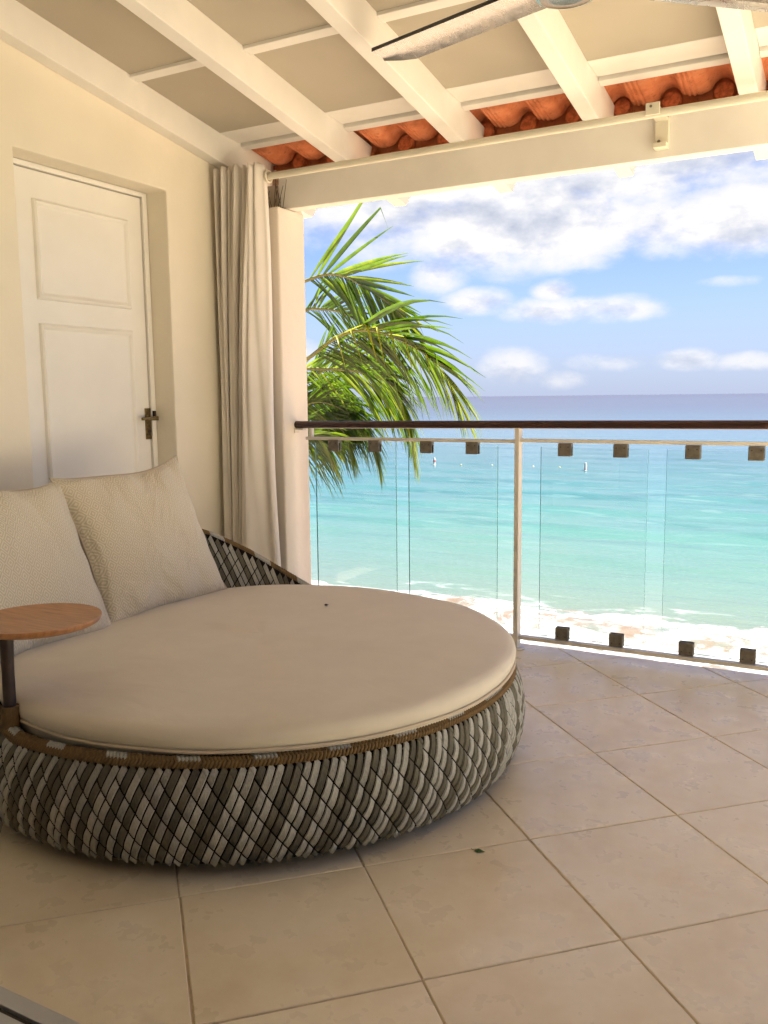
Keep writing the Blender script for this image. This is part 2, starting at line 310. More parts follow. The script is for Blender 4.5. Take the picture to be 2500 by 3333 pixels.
# ------------------------------------------------------------------ mesh helpers
class MB:
    def __init__(s): s.v = []; s.f = []; s.mi = []
    def add(s, vs, fs, mi=0):
        o = len(s.v); s.v.extend([tuple(map(float, p)) for p in vs]); s.f.extend([tuple(i + o for i in f) for f in fs]); s.mi.extend([mi] * len(fs)); return s
    def box(s, a, b, mi=0):
        (x0, y0, z0), (x1, y1, z1) = a, b
        return s.add([(x0, y0, z0), (x1, y0, z0), (x1, y1, z0), (x0, y1, z0), (x0, y0, z1), (x1, y0, z1), (x1, y1, z1), (x0, y1, z1)],
                     [(0, 3, 2, 1), (4, 5, 6, 7), (0, 1, 5, 4), (1, 2, 6, 5), (2, 3, 7, 6), (3, 0, 4, 7)], mi)
    def hexa(s, p, mi=0):     # 8 points ordered as box
        return s.add(p, [(0, 3, 2, 1), (4, 5, 6, 7), (0, 1, 5, 4), (1, 2, 6, 5), (2, 3, 7, 6), (3, 0, 4, 7)], mi)
    def prism(s, poly, axis, a, b, mi=0):   # polygon in the two other axes, extruded along axis
        n = len(poly); vs = []
        for t in (a, b):
            for (p, q) in poly: vs.append({0: (t, p, q), 1: (p, t, q), 2: (p, q, t)}[axis])
        fs = [tuple(range(n - 1, -1, -1)), tuple(range(n, 2 * n))] + [(i, (i + 1) % n, n + (i + 1) % n, n + i) for i in range(n)]
        return s.add(vs, fs, mi)
    def tube(s, path, rad, n=10, mi=0, cap=True, squash=None):
        path = [Vector(p) for p in path]; m = len(path)
        rad = rad if hasattr(rad, '__len__') else [rad] * m
        vs = []; prev = None
        for i, p in enumerate(path):
            t = (path[min(i + 1, m - 1)] - path[max(i - 1, 0)]).normalized()
            if prev is None: a = t.orthogonal().normalized()
            else: a = (prev - t * prev.dot(t)).normalized()
            prev = a; b = t.cross(a)
            for k in range(n):
                th = 2 * math.pi * k / n; vs.append(p + (a * math.cos(th) + b * math.sin(th)) * rad[i])
        fs = [(i * n + k, i * n + (k + 1) % n, (i + 1) * n + (k + 1) % n, (i + 1) * n + k) for i in range(m - 1) for k in range(n)]
        if cap: fs += [tuple(range(n - 1, -1, -1)), tuple(range((m - 1) * n, m * n))]
        return s.add(vs, fs, mi)
    def lathe(s, prof, c, n=32, mi=0, capb=False, capt=False):   # prof: (r, z)
        vs = [(c[0] + r * math.cos(2 * math.pi * k / n), c[1] + r * math.sin(2 * math.pi * k / n), c[2] + z) for r, z in prof for k in range(n)]
        m = len(prof); fs = [(i * n + k, i * n + (k + 1) % n, (i + 1) * n + (k + 1) % n, (i + 1) * n + k) for i in range(m - 1) for k in range(n)]
        if capb: fs.append(tuple(range(n - 1, -1, -1)))
        if capt: fs.append(tuple(range((m - 1) * n, m * n)))
        return s.add(vs, fs, mi)
    def grid(s, P, mi=0, loopu=False):     # P[i][j]
        a, b = len(P), len(P[0]); vs = [p for row in P for p in row]
        fs = [(i * b + j, i * b + j + 1, ((i + 1) % a) * b + j + 1, ((i + 1) % a) * b + j) for i in range(a if loopu else a - 1) for j in range(b - 1)]
        return s.add(vs, fs, mi)
    def mesh(s, name, mats, off=(0, 0, 0), smooth=None):
        me = bpy.data.meshes.new(name)
        o = Vector(off); me.from_pydata([(v[0] - o.x, v[1] - o.y, v[2] - o.z) for v in s.v], [], s.f)
        for mm in (mats if isinstance(mats, (list, tuple)) else [mats]): me.materials.append(MATS[mm])
        if any(s.mi): me.polygons.foreach_set('material_index', s.mi)
        if smooth is not None:
            me.polygons.foreach_set('use_smooth', [True] * len(me.polygons)); me.set_sharp_from_angle(angle=R(smooth))
        me.update(); return me
    def build(s, name, mats, parent=None, loc=None, smooth=None, bevel=0):
        off = loc if loc is not None else (wloc(parent) if parent else (0, 0, 0))
        me = s.mesh(name, mats, off, smooth); ob = bpy.data.objects.new(name, me); COL.objects.link(ob)
        if parent: ob.parent = parent
        if loc is not None: ob.location = Vector(loc) - (Vector(wloc(parent)) if parent else Vector((0, 0, 0)))
        if bevel:
            bm = ob.modifiers.new('bevel', 'BEVEL'); bm.width = bevel; bm.segments = 2; bm.limit_method = 'ANGLE'; bm.harden_normals = False
        return ob
def wloc(o):
    v = Vector((0, 0, 0))
    while o is not None: v += o.location; o = o.parent
    return tuple(v)
def empty(name, loc):
    o = bpy.data.objects.new(name, None); o.empty_display_size = .1; COL.objects.link(o); o.location = loc; return o
def tag(o, label=None, cat=None, group=None, kind=None):
    if label: o['label'] = label
    if cat: o['category'] = cat
    if group: o['group'] = group
    if kind: o['kind'] = kind
    return o

# ------------------------------------------------------------------ key dimensions
WX = -2.87            # face of the door wall
PX = -2.563           # face of the pillar
YF = 1.03             # house front
YR = 3.742            # railing line
YE = 3.84             # terrace edge
XR = 1.12             # right end of the roof, out of view, cut short to let light in
XT = 8.5              # right end of the open terrace, unseen, added to bounce sunlight inside
SEA = -4.5
SL = .157
zc = lambda y: 2.43 - SL * (y - 3.5)          # ceiling board underside
zr = lambda y: 2.268 - SL * (y - 3.68)        # rafter underside

# ------------------------------------------------------------------ floor
fl = MB().box((WX - .01, -3.2, -.30), (XT, YE - .002, -.0032)).build('terrace_floor', 'grout', loc=(0, 2.4, 0)); tag(fl, kind='structure')
def clip(poly, xa, xb, ya, yb):
    for ax, val, sg in ((0, xa, 1), (0, xb, -1), (1, ya, 1), (1, yb, -1)):
        o = []
        for i in range(len(poly)):
            p, q = poly[i], poly[(i + 1) % len(poly)]
            dp, dq = sg * (p[ax] - val), sg * (q[ax] - val)
            if dp >= 0: o.append(p)
            if dp * dq < 0:
                t = dp / (dp - dq); o.append((p[0] + t * (q[0] - p[0]), p[1] + t * (q[1] - p[1])))
        poly = o
        if len(poly) < 3: return []
    return poly
TS = .45; o45 = (-1.039, 3.679); ea = (math.sqrt(.5), math.sqrt(.5)); eb = (-math.sqrt(.5), math.sqrt(.5)); g = .0019
for i in range(-14, 20):
    for j in range(-20, 14):
        j1, j2, j3, j4 = [random.uniform(-.0012, .0012) for _ in range(4)]
        pc = []
        for (a, b) in ((i * TS + g + j1, j * TS + g + j2), ((i + 1) * TS - g + j1, j * TS + g + j3), ((i + 1) * TS - g + j4, (j + 1) * TS - g + j3), (i * TS + g + j4, (j + 1) * TS - g + j2)):
            pc.append((o45[0] + a * ea[0] + b * eb[0], o45[1] + a * ea[1] + b * eb[1]))
        pc = clip(pc, WX, XT, YF + .008, YE)
        if len(pc) < 3: continue
        cx = sum(p[0] for p in pc) / len(pc); cy = sum(p[1] for p in pc) / len(pc)
        ar = abs(sum(pc[k][0] * pc[(k + 1) % len(pc)][1] - pc[(k + 1) % len(pc)][0] * pc[k][1] for k in range(len(pc)))) / 2
        if ar < .0015: continue
        n = len(pc); ins = 1 - .0022 / max(.03, math.sqrt(ar) / 2)
        tz = random.uniform(-.0004, .0004)
        vs = [(p[0], p[1], -.012) for p in pc] + [(p[0], p[1], -.0018 + tz) for p in pc] + [(cx + (p[0] - cx) * ins, cy + (p[1] - cy) * ins, tz) for p in pc]
        fs = [(k, (k + 1) % n, n + (k + 1) % n, n + k) for k in range(n)] + [(n + k, n + (k + 1) % n, 2 * n + (k + 1) % n, 2 * n + k) for k in range(n)] + [tuple(range(2 * n, 3 * n))]
        MB().add(vs, fs).build('tile', 'floor_tile', fl, loc=(cx, cy, 0))
# room floor inside the house, on which the photographer stands
rf = MB().box((WX, -3.2, -.004), (XR, YF - .11, .002)).build('room_floor', 'floor_tile', loc=(0, -1, 0)); tag(rf, kind='structure')
ed = MB().box((WX - .4, YE, -.32), (XT, YE + .014, -.012)).build('floor_slab_edge', 'concrete_edge', loc=(0, YE, -.2)); tag(ed, kind='structure')

# sliding-door track at the house front
tr = empty('sliding_door_track', (0, YF - .05, 0)); tag(tr, 'pale metal sliding door track set in the floor at the lower left corner', 'door track')
t = MB()
for (a, b, h) in ((YF - .105, YF - .092, .016), (YF - .092, YF - .047, .010), (YF - .034, YF + .002, .011), (YF + .002, YF + .006, .006)):
    t.box((-1.62, a, -.004), (1.6, b, h))
t.build('track_rail', 'alu_track', tr, bevel=.0015)
MB().box((-1.62, YF - .0465, -.004), (1.6, YF - .0345, .003)).build('groove', 'dark_rubber', tr)

# ------------------------------------------------------------------ house walls
dw = empty('door_wall', (WX, 2.4, 0)); tag(dw, 'cream plastered side wall with the white panelled door set into it', 'wall')
D0, D1, DT = 2.357, 3.185, 2.112
MB().prism([(YF, 0), (D0, 0), (D0, DT), (D1, DT), (D1, 0), (3.856, 0), (3.856, 2.25), (3.70, 2.30), (YF, 2.95)], 0, WX - .14, WX).build('plaster', 'wall_plaster', dw, bevel=.006)
pl = empty('corner_pillar', (PX - .15, 3.74, 0)); tag(pl, 'cream plastered corner pillar behind the curtain where the handrail ends', 'pillar')
MB().box((WX + .002, 3.63, 0), (PX, 3.856, 2.088)).build('shaft', 'pillar_plaster', pl, bevel=.008)
MB().box((WX + .002, 3.80, 2.089), (PX - .012, 3.853, 2.235)).build('upper_wall', 'pillar_plaster', pl)
fw = empty('house_front_wall', (0, YF - .1, 0)); tag(fw, 'plain plastered house front beside the wide open sliding doorway', 'wall')
m = MB(); m.box((WX - .14, YF - .2, 0), (-1.62, YF - .002, 3.4)); m.box((-1.62, YF - .2, 2.45), (1.6, YF - .002, 3.4)); m.box((1.6, YF - .2, 0), (XT, YF - .002, 3.4))
m.build('plaster', 'wall_plaster', fw)
m = MB(); m.box((WX - .14, -3.3, 0), (WX, YF - .2, 2.8)); m.box((WX, -3.3, 0), (XR, -3.2, 2.8)); m.box((XR, -3.3, 0), (XR + .1, YF - .2, 2.8)); m.box((WX, -3.2, 2.7), (XR, YF - .2, 2.8))
mat('room_paint', (.34, .27, .19), .8, .2, var=.05)  # unseen walls, kept dark so less light bounces onto the floor
rm = m.build('room_wall', 'room_paint', loc=(0, -1, 0)); tag(rm, 'plain walls of the room behind the open doorway', 'wall')
lo = MB().box((WX - .14, .5, SEA), (XT, YE - .25, -.32)).build('lower_storey', 'wall_plaster', loc=(0, 2, SEA)); tag(lo, 'plain lower storey wall beneath the terrace', 'wall')

# ------------------------------------------------------------------ door
dr = empty('panelled_door', (-3.0, 2.78, 0)); tag(dr, 'white painted panelled door with old brass lever handle', 'door')
DX = -3.0
m = MB(); m.box((DX - .045, 2.400, .01), (DX, 3.150, 2.085)); m.build('door_leaf', 'door_paint', dr, bevel=.003)
m = MB(); m.box((DX - .06, D0 + .002, 0), (DX + .012, 2.396, DT - .002)); m.box((DX - .06, 3.154, 0), (DX + .012, D1 - .002, DT - .002)); m.box((DX - .06, 2.396, 2.089), (DX + .012, 3.154, DT - .002))
m.build('door_frame', 'door_paint', dr, bevel=.003)
MB().box((DX - .075, D0, 0), (DX - .062, D1, DT)).build('door_backing', 'shadow_gap', dr)
def panel(y0, y1, z0, z1):
    # raised moulding ring with an ogee-like profile
    prof = [(0, 0), (.004, .012), (.012, .017), (.020, .012), (.026, .006), (.034, .0045)]
    m = MB(); ring = []
    for (ins, h) in prof: ring.append([(DX + h, y0 + ins, z0 + ins), (DX + h, y1 - ins, z0 + ins), (DX + h, y1 - ins, z1 - ins), (DX + h, y0 + ins, z1 - ins)])
    for k in range(len(ring) - 1):
        for q in range(4): m.add([ring[k][q], ring[k][(q + 1) % 4], ring[k + 1][(q + 1) % 4], ring[k + 1][q]], [(0, 1, 2, 3)])
    mo = m.build('moulding', 'door_paint', dr)
    i = .034
    MB().box((DX - .002, y0 + i, z0 + i), (DX + .0045, y1 - i, z1 - i)).build('panel', 'door_paint', dr)
panel(2.535, 3.060, 1.574, 1.974); panel(2.535, 3.060, .80, 1.478); panel(2.535, 3.060, .16, .70)
# handle
m = MB(); m.box((DX, 3.117, .974), (DX + .006, 3.152, 1.121)); pt = m.build('handle_plate', 'old_brass', dr, bevel=.0015)
m = MB(); m.tube([(DX + .004, 3.140, 1.073), (DX + .05, 3.140, 1.073)], .008, 10)
m.hexa([(DX + .042, 3.050, 1.066), (DX + .054, 3.052, 1.066), (DX + .056, 3.152, 1.063), (DX + .040, 3.152, 1.063), (DX + .042, 3.050, 1.079), (DX + .054, 3.052, 1.079), (DX + .056, 3.152, 1.083), (DX + .040, 3.152, 1.083)])
m.build('lever', 'old_brass', dr, bevel=.002)
MB().box((DX + .012, 3.156, 1.078), (DX + .026, 3.168, 1.108)).build('latch_keeper', 'dark_timber', dr, bevel=.002)
m = MB(); m.tube([(DX + .0055, 3.136, 1.012), (DX + .011, 3.136, 1.012)], .0085, 12); m.box((DX + .0055, 3.1325, .992), (DX + .0085, 3.1395, 1.008)); m.build('keyhole', 'dark_timber', dr)

# ------------------------------------------------------------------ veranda roof
rfm = empty('veranda_roof', (0, 3.72, 2.09)); tag(rfm, 'white painted timber veranda roof with sloping rafters under terracotta tiles', 'roof')
RX = [-2.237 + .596 * k for k in range(0, 6)]; RWd = .067
YT = 4.30
def rafter(x0, x1, name='rafter', tail=True):
    y0 = YF - .001; ye = YT if tail else 3.715
    prof = [(y0, zr(y0)), (ye, zr(ye))]
    if tail: prof += [(ye + .012, zr(ye) + .018), (ye + .026, zr(ye) + .020), (ye + .028, zr(ye) + .040), (ye + .043, zr(ye) + .042), (ye + .046, zr(ye) + .066), (ye + .062, zr(ye) + .068), (ye + .064, zr(ye) + .148)]
    else: prof += [(ye, zr(ye) + .148)]
    prof += [(y0, zr(y0) + .148)]
    return MB().prism(prof, 0, x0, x1).build(name, 'white_paint', rfm, bevel=.003)
rafter(WX + .003, WX + .070, 'wall_rafter', tail=True)
for x in RX: rafter(x - RWd / 2, x + RWd / 2)
m = MB(); m.box((-2.62, 3.72, 2.0905), (XR + .05, 3.795, 2.255)); m.build('eaves_beam', 'white_paint', rfm, bevel=.004)
edges = [WX + .035] + RX
for k in range(len(edges) - 1):
    xa = edges[k] + .0335 + .0005; xb = edges[k + 1] - .0335 - .0005
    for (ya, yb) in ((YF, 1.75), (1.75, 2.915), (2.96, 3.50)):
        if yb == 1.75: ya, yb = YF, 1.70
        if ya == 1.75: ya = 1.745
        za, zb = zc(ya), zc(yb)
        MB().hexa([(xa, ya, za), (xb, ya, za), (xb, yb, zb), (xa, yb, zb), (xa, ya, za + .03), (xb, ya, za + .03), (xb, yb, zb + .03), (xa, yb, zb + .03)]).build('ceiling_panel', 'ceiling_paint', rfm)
    for (ya, yb) in ((2.913, 2.962), (1.698, 1.747)):
        d = .012
        MB().hexa([(xa, ya, zc(ya) - d), (xb, ya, zc(ya) - d), (xb, yb, zc(yb) - d), (xa, yb, zc(yb) - d), (xa, ya, zc(ya) + .03), (xb, ya, zc(ya) + .03), (xb, yb, zc(yb) + .03), (xa, yb, zc(yb) + .03)]).build('batten', 'white_paint', rfm, bevel=.002)
    # blocking boards where the ceiling stops and the bare tiles begin
    m = MB(); m.hexa([(xa, 3.50, 2.428), (xb, 3.50, 2.428), (xb, 3.646, 2.416), (xa, 3.646, 2.416), (xa, 3.50, 2.48), (xb, 3.50, 2.48), (xb, 3.646, 2.47), (xa, 3.646, 2.47)])
    m.build('blocking_board', 'white_paint', rfm, bevel=.003)
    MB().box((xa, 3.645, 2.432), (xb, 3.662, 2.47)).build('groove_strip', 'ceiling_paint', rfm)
    m = MB(); m.hexa([(xa, 3.660, 2.403), (xb, 3.660, 2.403), (xb, 3.700, 2.394), (xa, 3.700, 2.394), (xa, 3.660, 2.47), (xb, 3.660, 2.47), (xb, 3.700, 2.46), (xa, 3.700, 2.46)])
    m.build('edge_strip', 'white_paint', rfm, bevel=.003)
# unseen slab above the ceiling boards, added to block light
ya, yb = YF, 3.66
MB().hexa([(WX - .14, ya, zc(ya) + .05), (XR + .05, ya, zc(ya) + .05), (XR + .05, yb, zc(yb) + .07), (WX - .14, yb, zc(yb) + .07), (WX - .14, ya, zc(ya) + .09), (XR + .05, ya, zc(ya) + .09), (XR + .05, yb, zc(yb) + .09), (WX - .14, yb, zc(yb) + .09)]).build('light_block_slab', 'ceiling_paint', rfm)
# terracotta tiles seen from below
PW, PN = .2065, .122
tp = []
for i in range(25):                      # pan, bulging down, ribbed on one flank
    t = i / 24; z = -.023 * math.sin(math.pi * t) ** .6
    if 2 <= i <= 15 and (i // 2) % 2 == 0: z += .0055
    tp.append((t * PN, z))
for i in range(1, 11):                   # cover, bulging up
    t = i / 10; tp.append((PN + t * (PW - PN), .034 * math.sin(math.pi * t) ** .7))
def roof_tile_mesh(L):
    m = MB(); th = .012; n = len(tp)
    lip = [(0, 0), (L * .5, 0), (L * .93, 0), (L * .975, .003), (L, .010)]
    m.grid([[(x, yy, z + dz) for x, z in tp] for yy, dz in lip]); m.grid([[(x, yy, z + th) for x, z in tp] for yy in (L, 0)])
    for yy, dz in ((0, 0), (L, .010)):
        m.add([(x, yy, z + dz) for x, z in tp] + [(x, yy, z + th) for x, z in tp], [(i, i + 1, n + i + 1, n + i) for i in range(n - 1)])
    return m.mesh('roof_tile', 'terracotta', smooth=50)
tm = roof_tile_mesh(.233); tm2 = roof_tile_mesh(.44)
zt_ = lambda y: 2.387 - SL * (y - 3.9)
ang = -math.atan(SL)
mat('terracotta_pale', (.62, .22, .10), .9, .2, var=.25, vscale=50)
mat('mortar', (.42, .30, .22), .9, .2, var=.25, vscale=60)
for k in range(-11, 19):
    xc = -.776 + PW * k
    if xc < WX - .02 or xc > XR + .1: continue
    for ri, (y0, lift) in enumerate(((3.703, 0.), (3.955, -.022))):
        ob = bpy.data.objects.new('roof_tile', tm if ri == 0 else tm2); COL.objects.link(ob); ob.parent = rfm
        ob.location = Vector((xc - PN - (PW - PN) / 2, y0, zt_(y0) + lift + random.uniform(-.003, .003))) - Vector(wloc(rfm)); ob.rotation_euler = (ang + random.uniform(-.006, .006), 0, random.uniform(-.012, .012))
    m = MB(); r_ = random.uniform(.039, .044); zc_ = 2.366 + random.uniform(-.004, .003)
    m.tube([(xc, 3.925, zc_ + .002), (xc, 3.932, zc_), (xc, 3.953, zc_)], [r_ * .86, r_, r_], 20); m.build('eaves_plug', 'terracotta_pale', rfm, smooth=40)
MB().box((WX + .08, 3.946, 2.30), (XR, 3.954, 2.425)).build('eaves_light_stop', 'terracotta', rfm)  # plate added behind the plugs to stop light showing through
MB().box((WX + .08, 3.905, 2.256), (XR, 3.945, 2.336)).build('eaves_board', 'mortar', rfm, bevel=.003)
for (ya, yb) in ((3.60, 3.99), (3.98, 4.40)):  # sheets added above the tiles to stop light leaking between them
    h_ = .052 if ya < 3.7 else .034
    MB().hexa([(WX - .1, ya, zt_(ya) + h_), (XR + .05, ya, zt_(ya) + h_), (XR + .05, yb, zt_(yb) + h_), (WX - .1, yb, zt_(yb) + h_), (WX - .1, ya, zt_(ya) + h_ + .012), (XR + .05, ya, zt_(ya) + h_ + .012), (XR + .05, yb, zt_(yb) + h_ + .012), (WX - .1, yb, zt_(yb) + h_ + .012)]).build('light_stop_sheet', 'terracotta', rfm)

# ------------------------------------------------------------------ curtain rod, curtain
RY, RZ = 3.55, 2.208
rod = empty('curtain_rod', (0, RY, RZ)); tag(rod, 'long cream curtain rod running below the eaves beam', 'curtain rod')
MB().tube([(WX + .005, RY, RZ), (XR, RY, RZ + .010)], .0155, 16).build('pole', 'bracket_cream', rod, smooth=40)
for bx in (-.765, .95):
    m = MB(); m.box((bx - .026, 3.700, 2.120), (bx + .026, 3.7195, 2.262)); m.box((bx - .026, 3.665, 2.120), (bx + .026, 3.7, 2.138))
    bk = m.build('wall_bracket', 'bracket_cream', rod, bevel=.002)
    m = MB(); m.box((bx - .024, RY - .02, RZ + .017), (bx + .024, 3.70, RZ + .028)); m.box((bx - .026, RY - .026, RZ - .004), (bx + .026, RY - .0165, RZ + .040))
    m.build('bracket_arm', 'bracket_cream', rod, bevel=.002)
    MB().tube([(bx - .006, RY - .027, RZ + .026), (bx - .006, RY - .030, RZ + .026)], .005, 10).build('screw', 'clamp_steel', rod)
    MB().tube([(bx - .010, 3.6995, 2.150), (bx - .010, 3.696, 2.150)], .006, 10).build('screw', 'clamp_steel', rod)

cu = empty('curtain', (-2.68, 3.5, 0)); tag(cu, 'off white full length curtain bunched against the corner pillar', 'curtain')
def curtain_path(z):
    t = 1 - z / 2.245                          # 0 at the top, 1 at the floor
    nf = 7; pts = []
    xL = -2.838 - .012 * t; split = -2.655 - .135 * t ** 1.25 - .02 * math.sin(5 * t); xR = -2.578 + .062 * t ** 1.6 + .010 * math.sin(7 * t + 1)
    amp = .019 + .005 * t
    nn = 15
    for k in range(nf * nn + 1):
        s = k / nn; i = int(s); ph = s
        u = s / nf
        u = u + .018 * math.sin(9 * u + 4 * t) * (t + .15)
        a = amp * (1 + .35 * math.sin(3.7 * i + 1.3 + 2.5 * t)) 
        x = xL + (split - xL) * u + .012 * math.sin(2 * math.pi * ph + 2.2 * t * math.sin(i * 1.9) + .6)
        y = 3.505 + .012 * math.sin(i * 2.3 + 2 * t) + a * math.cos(2 * math.pi * ph + 1.6 * t * math.sin(i * 2.7 + 1))
        pts.append((x, y))
    x0, y0 = pts[-1]
    nb = 26
    yb = 3.475 - .06 * t
    for k in range(1, nb + 1):                  # last broad panel, turns forward over the bunch and swings back
        u = k / nb
        x = x0 + (xR - x0) * (u + .05 * math.sin(6 * u + 3 * t))
        y = y0 + (yb - y0) * math.sin(min(1, u * 2.2) * math.pi / 2) + (.055 + .035 * t) * max(0, u - .55) / .45 + .010 * math.sin(13 * u + 5 * t) + .020 * t * math.sin(9 * u + 1 + 1.5 * t) + .007 * math.sin(23 * u - 7 * t)
        pts.append((x, y))
    xe, ye = pts[-1]
    for k in range(1, 9):
        u = k / 8; pts.append((xe - .05 * u * (1 - .3 * t) + .012 * math.sin(4 * u), ye + .085 * u))
    return pts
P = []
nz = 70
for r_ in range(nz + 1):
    z = 2.262 - (2.262 - .018) * r_ / nz
    row = curtain_path(min(z, 2.245)); jig = [0.0] * len(row)
    P.append([(x, y, z + (.006 * math.sin(i * .41) if r_ == 0 else 0)) for i, (x, y) in enumerate(row)])
# keep cloth clear of the wall and the pillar
P = [[(max(x, WX + .012), min(y, 3.622) if x < PX + .02 else y, z) for (x, y, z) in row] for row in P]
cl = MB().grid(P).build('cloth', 'curtain_linen', cu, smooth=80)
sm = cl.modifiers.new('thickness', 'SOLIDIFY'); sm.thickness = .0022
m = MB()
ringc = (-2.556, RY, RZ)
for kk in range(1):
    P = []
    for i in range(25):
        th = 2 * math.pi * i / 24; cc = Vector((0, math.cos(th) * .026, math.sin(th) * .026)) + Vector(ringc)
        P.append([tuple(cc + Vector((math.cos(f) * .005, math.cos(th) * math.sin(f) * .0055, math.sin(th) * math.sin(f) * .0055))) for f in [2 * math.pi * q / 10 for q in range(11)]])
    m.grid(P)
m.build('grommet', 'bracket_cream', cu, smooth=60)

# bird-deterrent spikes on the ledge beside the beam
bs = empty('bird_spikes', (-2.62, 3.70, 2.089)); tag(bs, 'brown wire bird spikes on the ledge between curtain and beam', 'bird spikes')
MB().box((-2.80, 3.690, 2.0885), (-2.575, 3.712, 2.094)).build('base_strip', 'twig', bs)
for k in range(22):
    x = -2.79 + .21 * k / 21; y = 3.70 + random.uniform(-.006, .006)
    tx = x + random.choice((-1, 1)) * random.uniform(.004, .04); ty = y + random.uniform(-.05, .045); h = random.uniform(.10, .16)
    MB().tube([(x, y, 2.092), (tx, ty, 2.092 + h)], .0014, 5).build('spike', 'twig', bs)

# ------------------------------------------------------------------ railing
rl = empty('balcony_railing', (0, YR, 0)); tag(rl, 'glass balcony railing with dark wooden handrail and cream metal posts', 'railing')
MB().tube([(PX + .0005, YR, 1.026), (-1.36, YR, 1.0325), (0, YR, 1.038), (3.5, YR, 1.04), (XT - .2, YR, 1.04)], .0185, 20).build('handrail', 'handrail_wood', rl, smooth=40)
m = MB(); m.box((PX + .0005, YR - .016, .998), (PX + .050, YR + .016, 1.007)); m.box((PX + .0005, YR - .02, .985), (PX + .005, YR + .02, 1.0)); m.build('wall_plate', 'metal_cream', rl, bevel=.001)
m = MB(); m.box((-2.478, YR - .012, .952), (-2.462, YR + .012, 1.010)); m.build('end_upright', 'metal_cream', rl, bevel=.002)
posts = [-1.362, -.103, 1.156, 2.415, 3.674, 4.933, 6.192, 7.45]
for xp in posts:
    m = MB(); m.box((xp - .0105, YR - .024, .006), (xp + .0105, YR + .024, 1.018)); po = m.build('post', 'post_paint', rl, bevel=.002)
    MB().lathe([(.0, .0005), (.036, .0005), (.038, .002), (.037, .0065), (.030, .008), (0, .008)], (xp, YR, 0), 28).build('base_flange', 'metal_cream', rl, smooth=40)
xs = [-2.478] + posts
ztop = lambda x: .958 + .004 * (x + 2.4) if x < 0 else .9685
for k in range(len(xs) - 1):
    xa, xb = xs[k] + (.0 if k == 0 else .0107), xs[k + 1] - .0107
    if k == 0: xa = -2.500
    m = MB(); m.box((xa, YR - .011, ztop(xa) - .008), (xb, YR + .011, ztop(xa) + .008)); m.build('top_bar', 'metal_cream', rl, bevel=.002)
    m = MB(); m.box((xa if k else -2.478, YR - .017, .050), (xb, YR + .017, .066)); m.build('bottom_bar', 'post_paint', rl, bevel=.002)
bays = [(-2.447, -1.985, -1.916, -1.460, (-2.333, -2.101, -1.819, -1.584))]
for xp in posts[:-1]:
    o_ = xp + 1.362
    bays.append((-1.256 + o_, -.790 + o_, -.714 + o_, -.250 + o_, (-1.146 + o_, -.904 + o_, -.611 + o_, -.371 + o_)))
for bi, (a0, a1, b0, b1, cl_) in enumerate(bays):
    for (xa, xb) in ((a0, a1), (b0, b1)):
        za, zb = .079, .934
        m = MB(); y0, y1 = YR - .005, YR + .005
        v = [(xa, y0, za), (xb, y0, za), (xb, y1, za), (xa, y1, za), (xa, y0, zb), (xb, y0, zb), (xb, y1, zb), (xa, y1, zb)]
        m.add(v, [(0, 1, 5, 4), (2, 3, 7, 6)], 0); m.add(v, [(0, 3, 2, 1), (1, 2, 6, 5), (3, 0, 4, 7)], 1); m.add(v, [(4, 5, 6, 7)], 2)
        m.build('glass_pane', ['glass_clear', 'glass_edge', 'glass_edge_top_lit'], rl, loc=((xa + xb) / 2, YR, .5))
    for xc in cl_:
        for (zz, nm) in ((.924, 'top'), (.099, 'bottom')):
            dz = .0285
            m = MB(); m.box((xc - .030, YR - .0165, zz - dz), (xc + .030, YR - .0065, zz + dz)); m.box((xc - .030, YR + .0065, zz - dz), (xc + .030, YR + .0165, zz + dz))
            m.box((xc - .0305, YR - .0065, zz + (.012 if nm == 'top' else -dz)), (xc + .0305, YR + .0065, zz + (dz if nm == 'top' else -.020)))
            c_ = m.build('clamp', 'clamp_steel', rl, bevel=.003)
            for sx in ((-.017, .017) if xc < .5 else ()):
                MB().tube([(xc + sx, YR - .0164, zz + (.012 if nm == 'top' else -.012)), (xc + sx, YR - .0176, zz + (.012 if nm == 'top' else -.012))], .0032, 8).build('screw', 'dark_rubber', c_)
# ------------------------------------------------------------------ ceiling fan
FC = Vector((-.812, 2.592, 2.315))
fan = empty('ceiling_fan', FC); tag(fan, 'ceiling fan with shiny silver blades and dark hub under the rafters', 'ceiling fan')
MB().tube([FC + Vector((0, 0, .02)), FC + Vector((0, 0, zc(FC.y) - FC.z))], .014, 14).build('down_rod', 'fan_hub_metal', fan, smooth=40)
MB().lathe([(.0, .045), (.05, .045), (.078, .03), (.088, .0), (.088, -.008), (.080, -.018)], FC, 40).build('motor_housing', 'fan_dark', fan, smooth=40)
MB().lathe([(.080, -.018), (.086, -.022), (.086, -.028), (.076, -.031)], FC, 40).build('ring', 'fan_ring', fan, smooth=60)
MB().lathe([(.076, -.031), (.066, -.027), (.045, -.032), (.0, -.035)], FC, 40).build('hub_cap', 'fan_hub_metal', fan, smooth=60)
MB().lathe([(.0, -.002), (.055, -.002), (.06, -.02), (.04, -.05), (.0, -.055)], (FC.x, FC.y, zc(FC.y)), 30).build('ceiling_rose', 'fan_dark', fan, smooth=40)
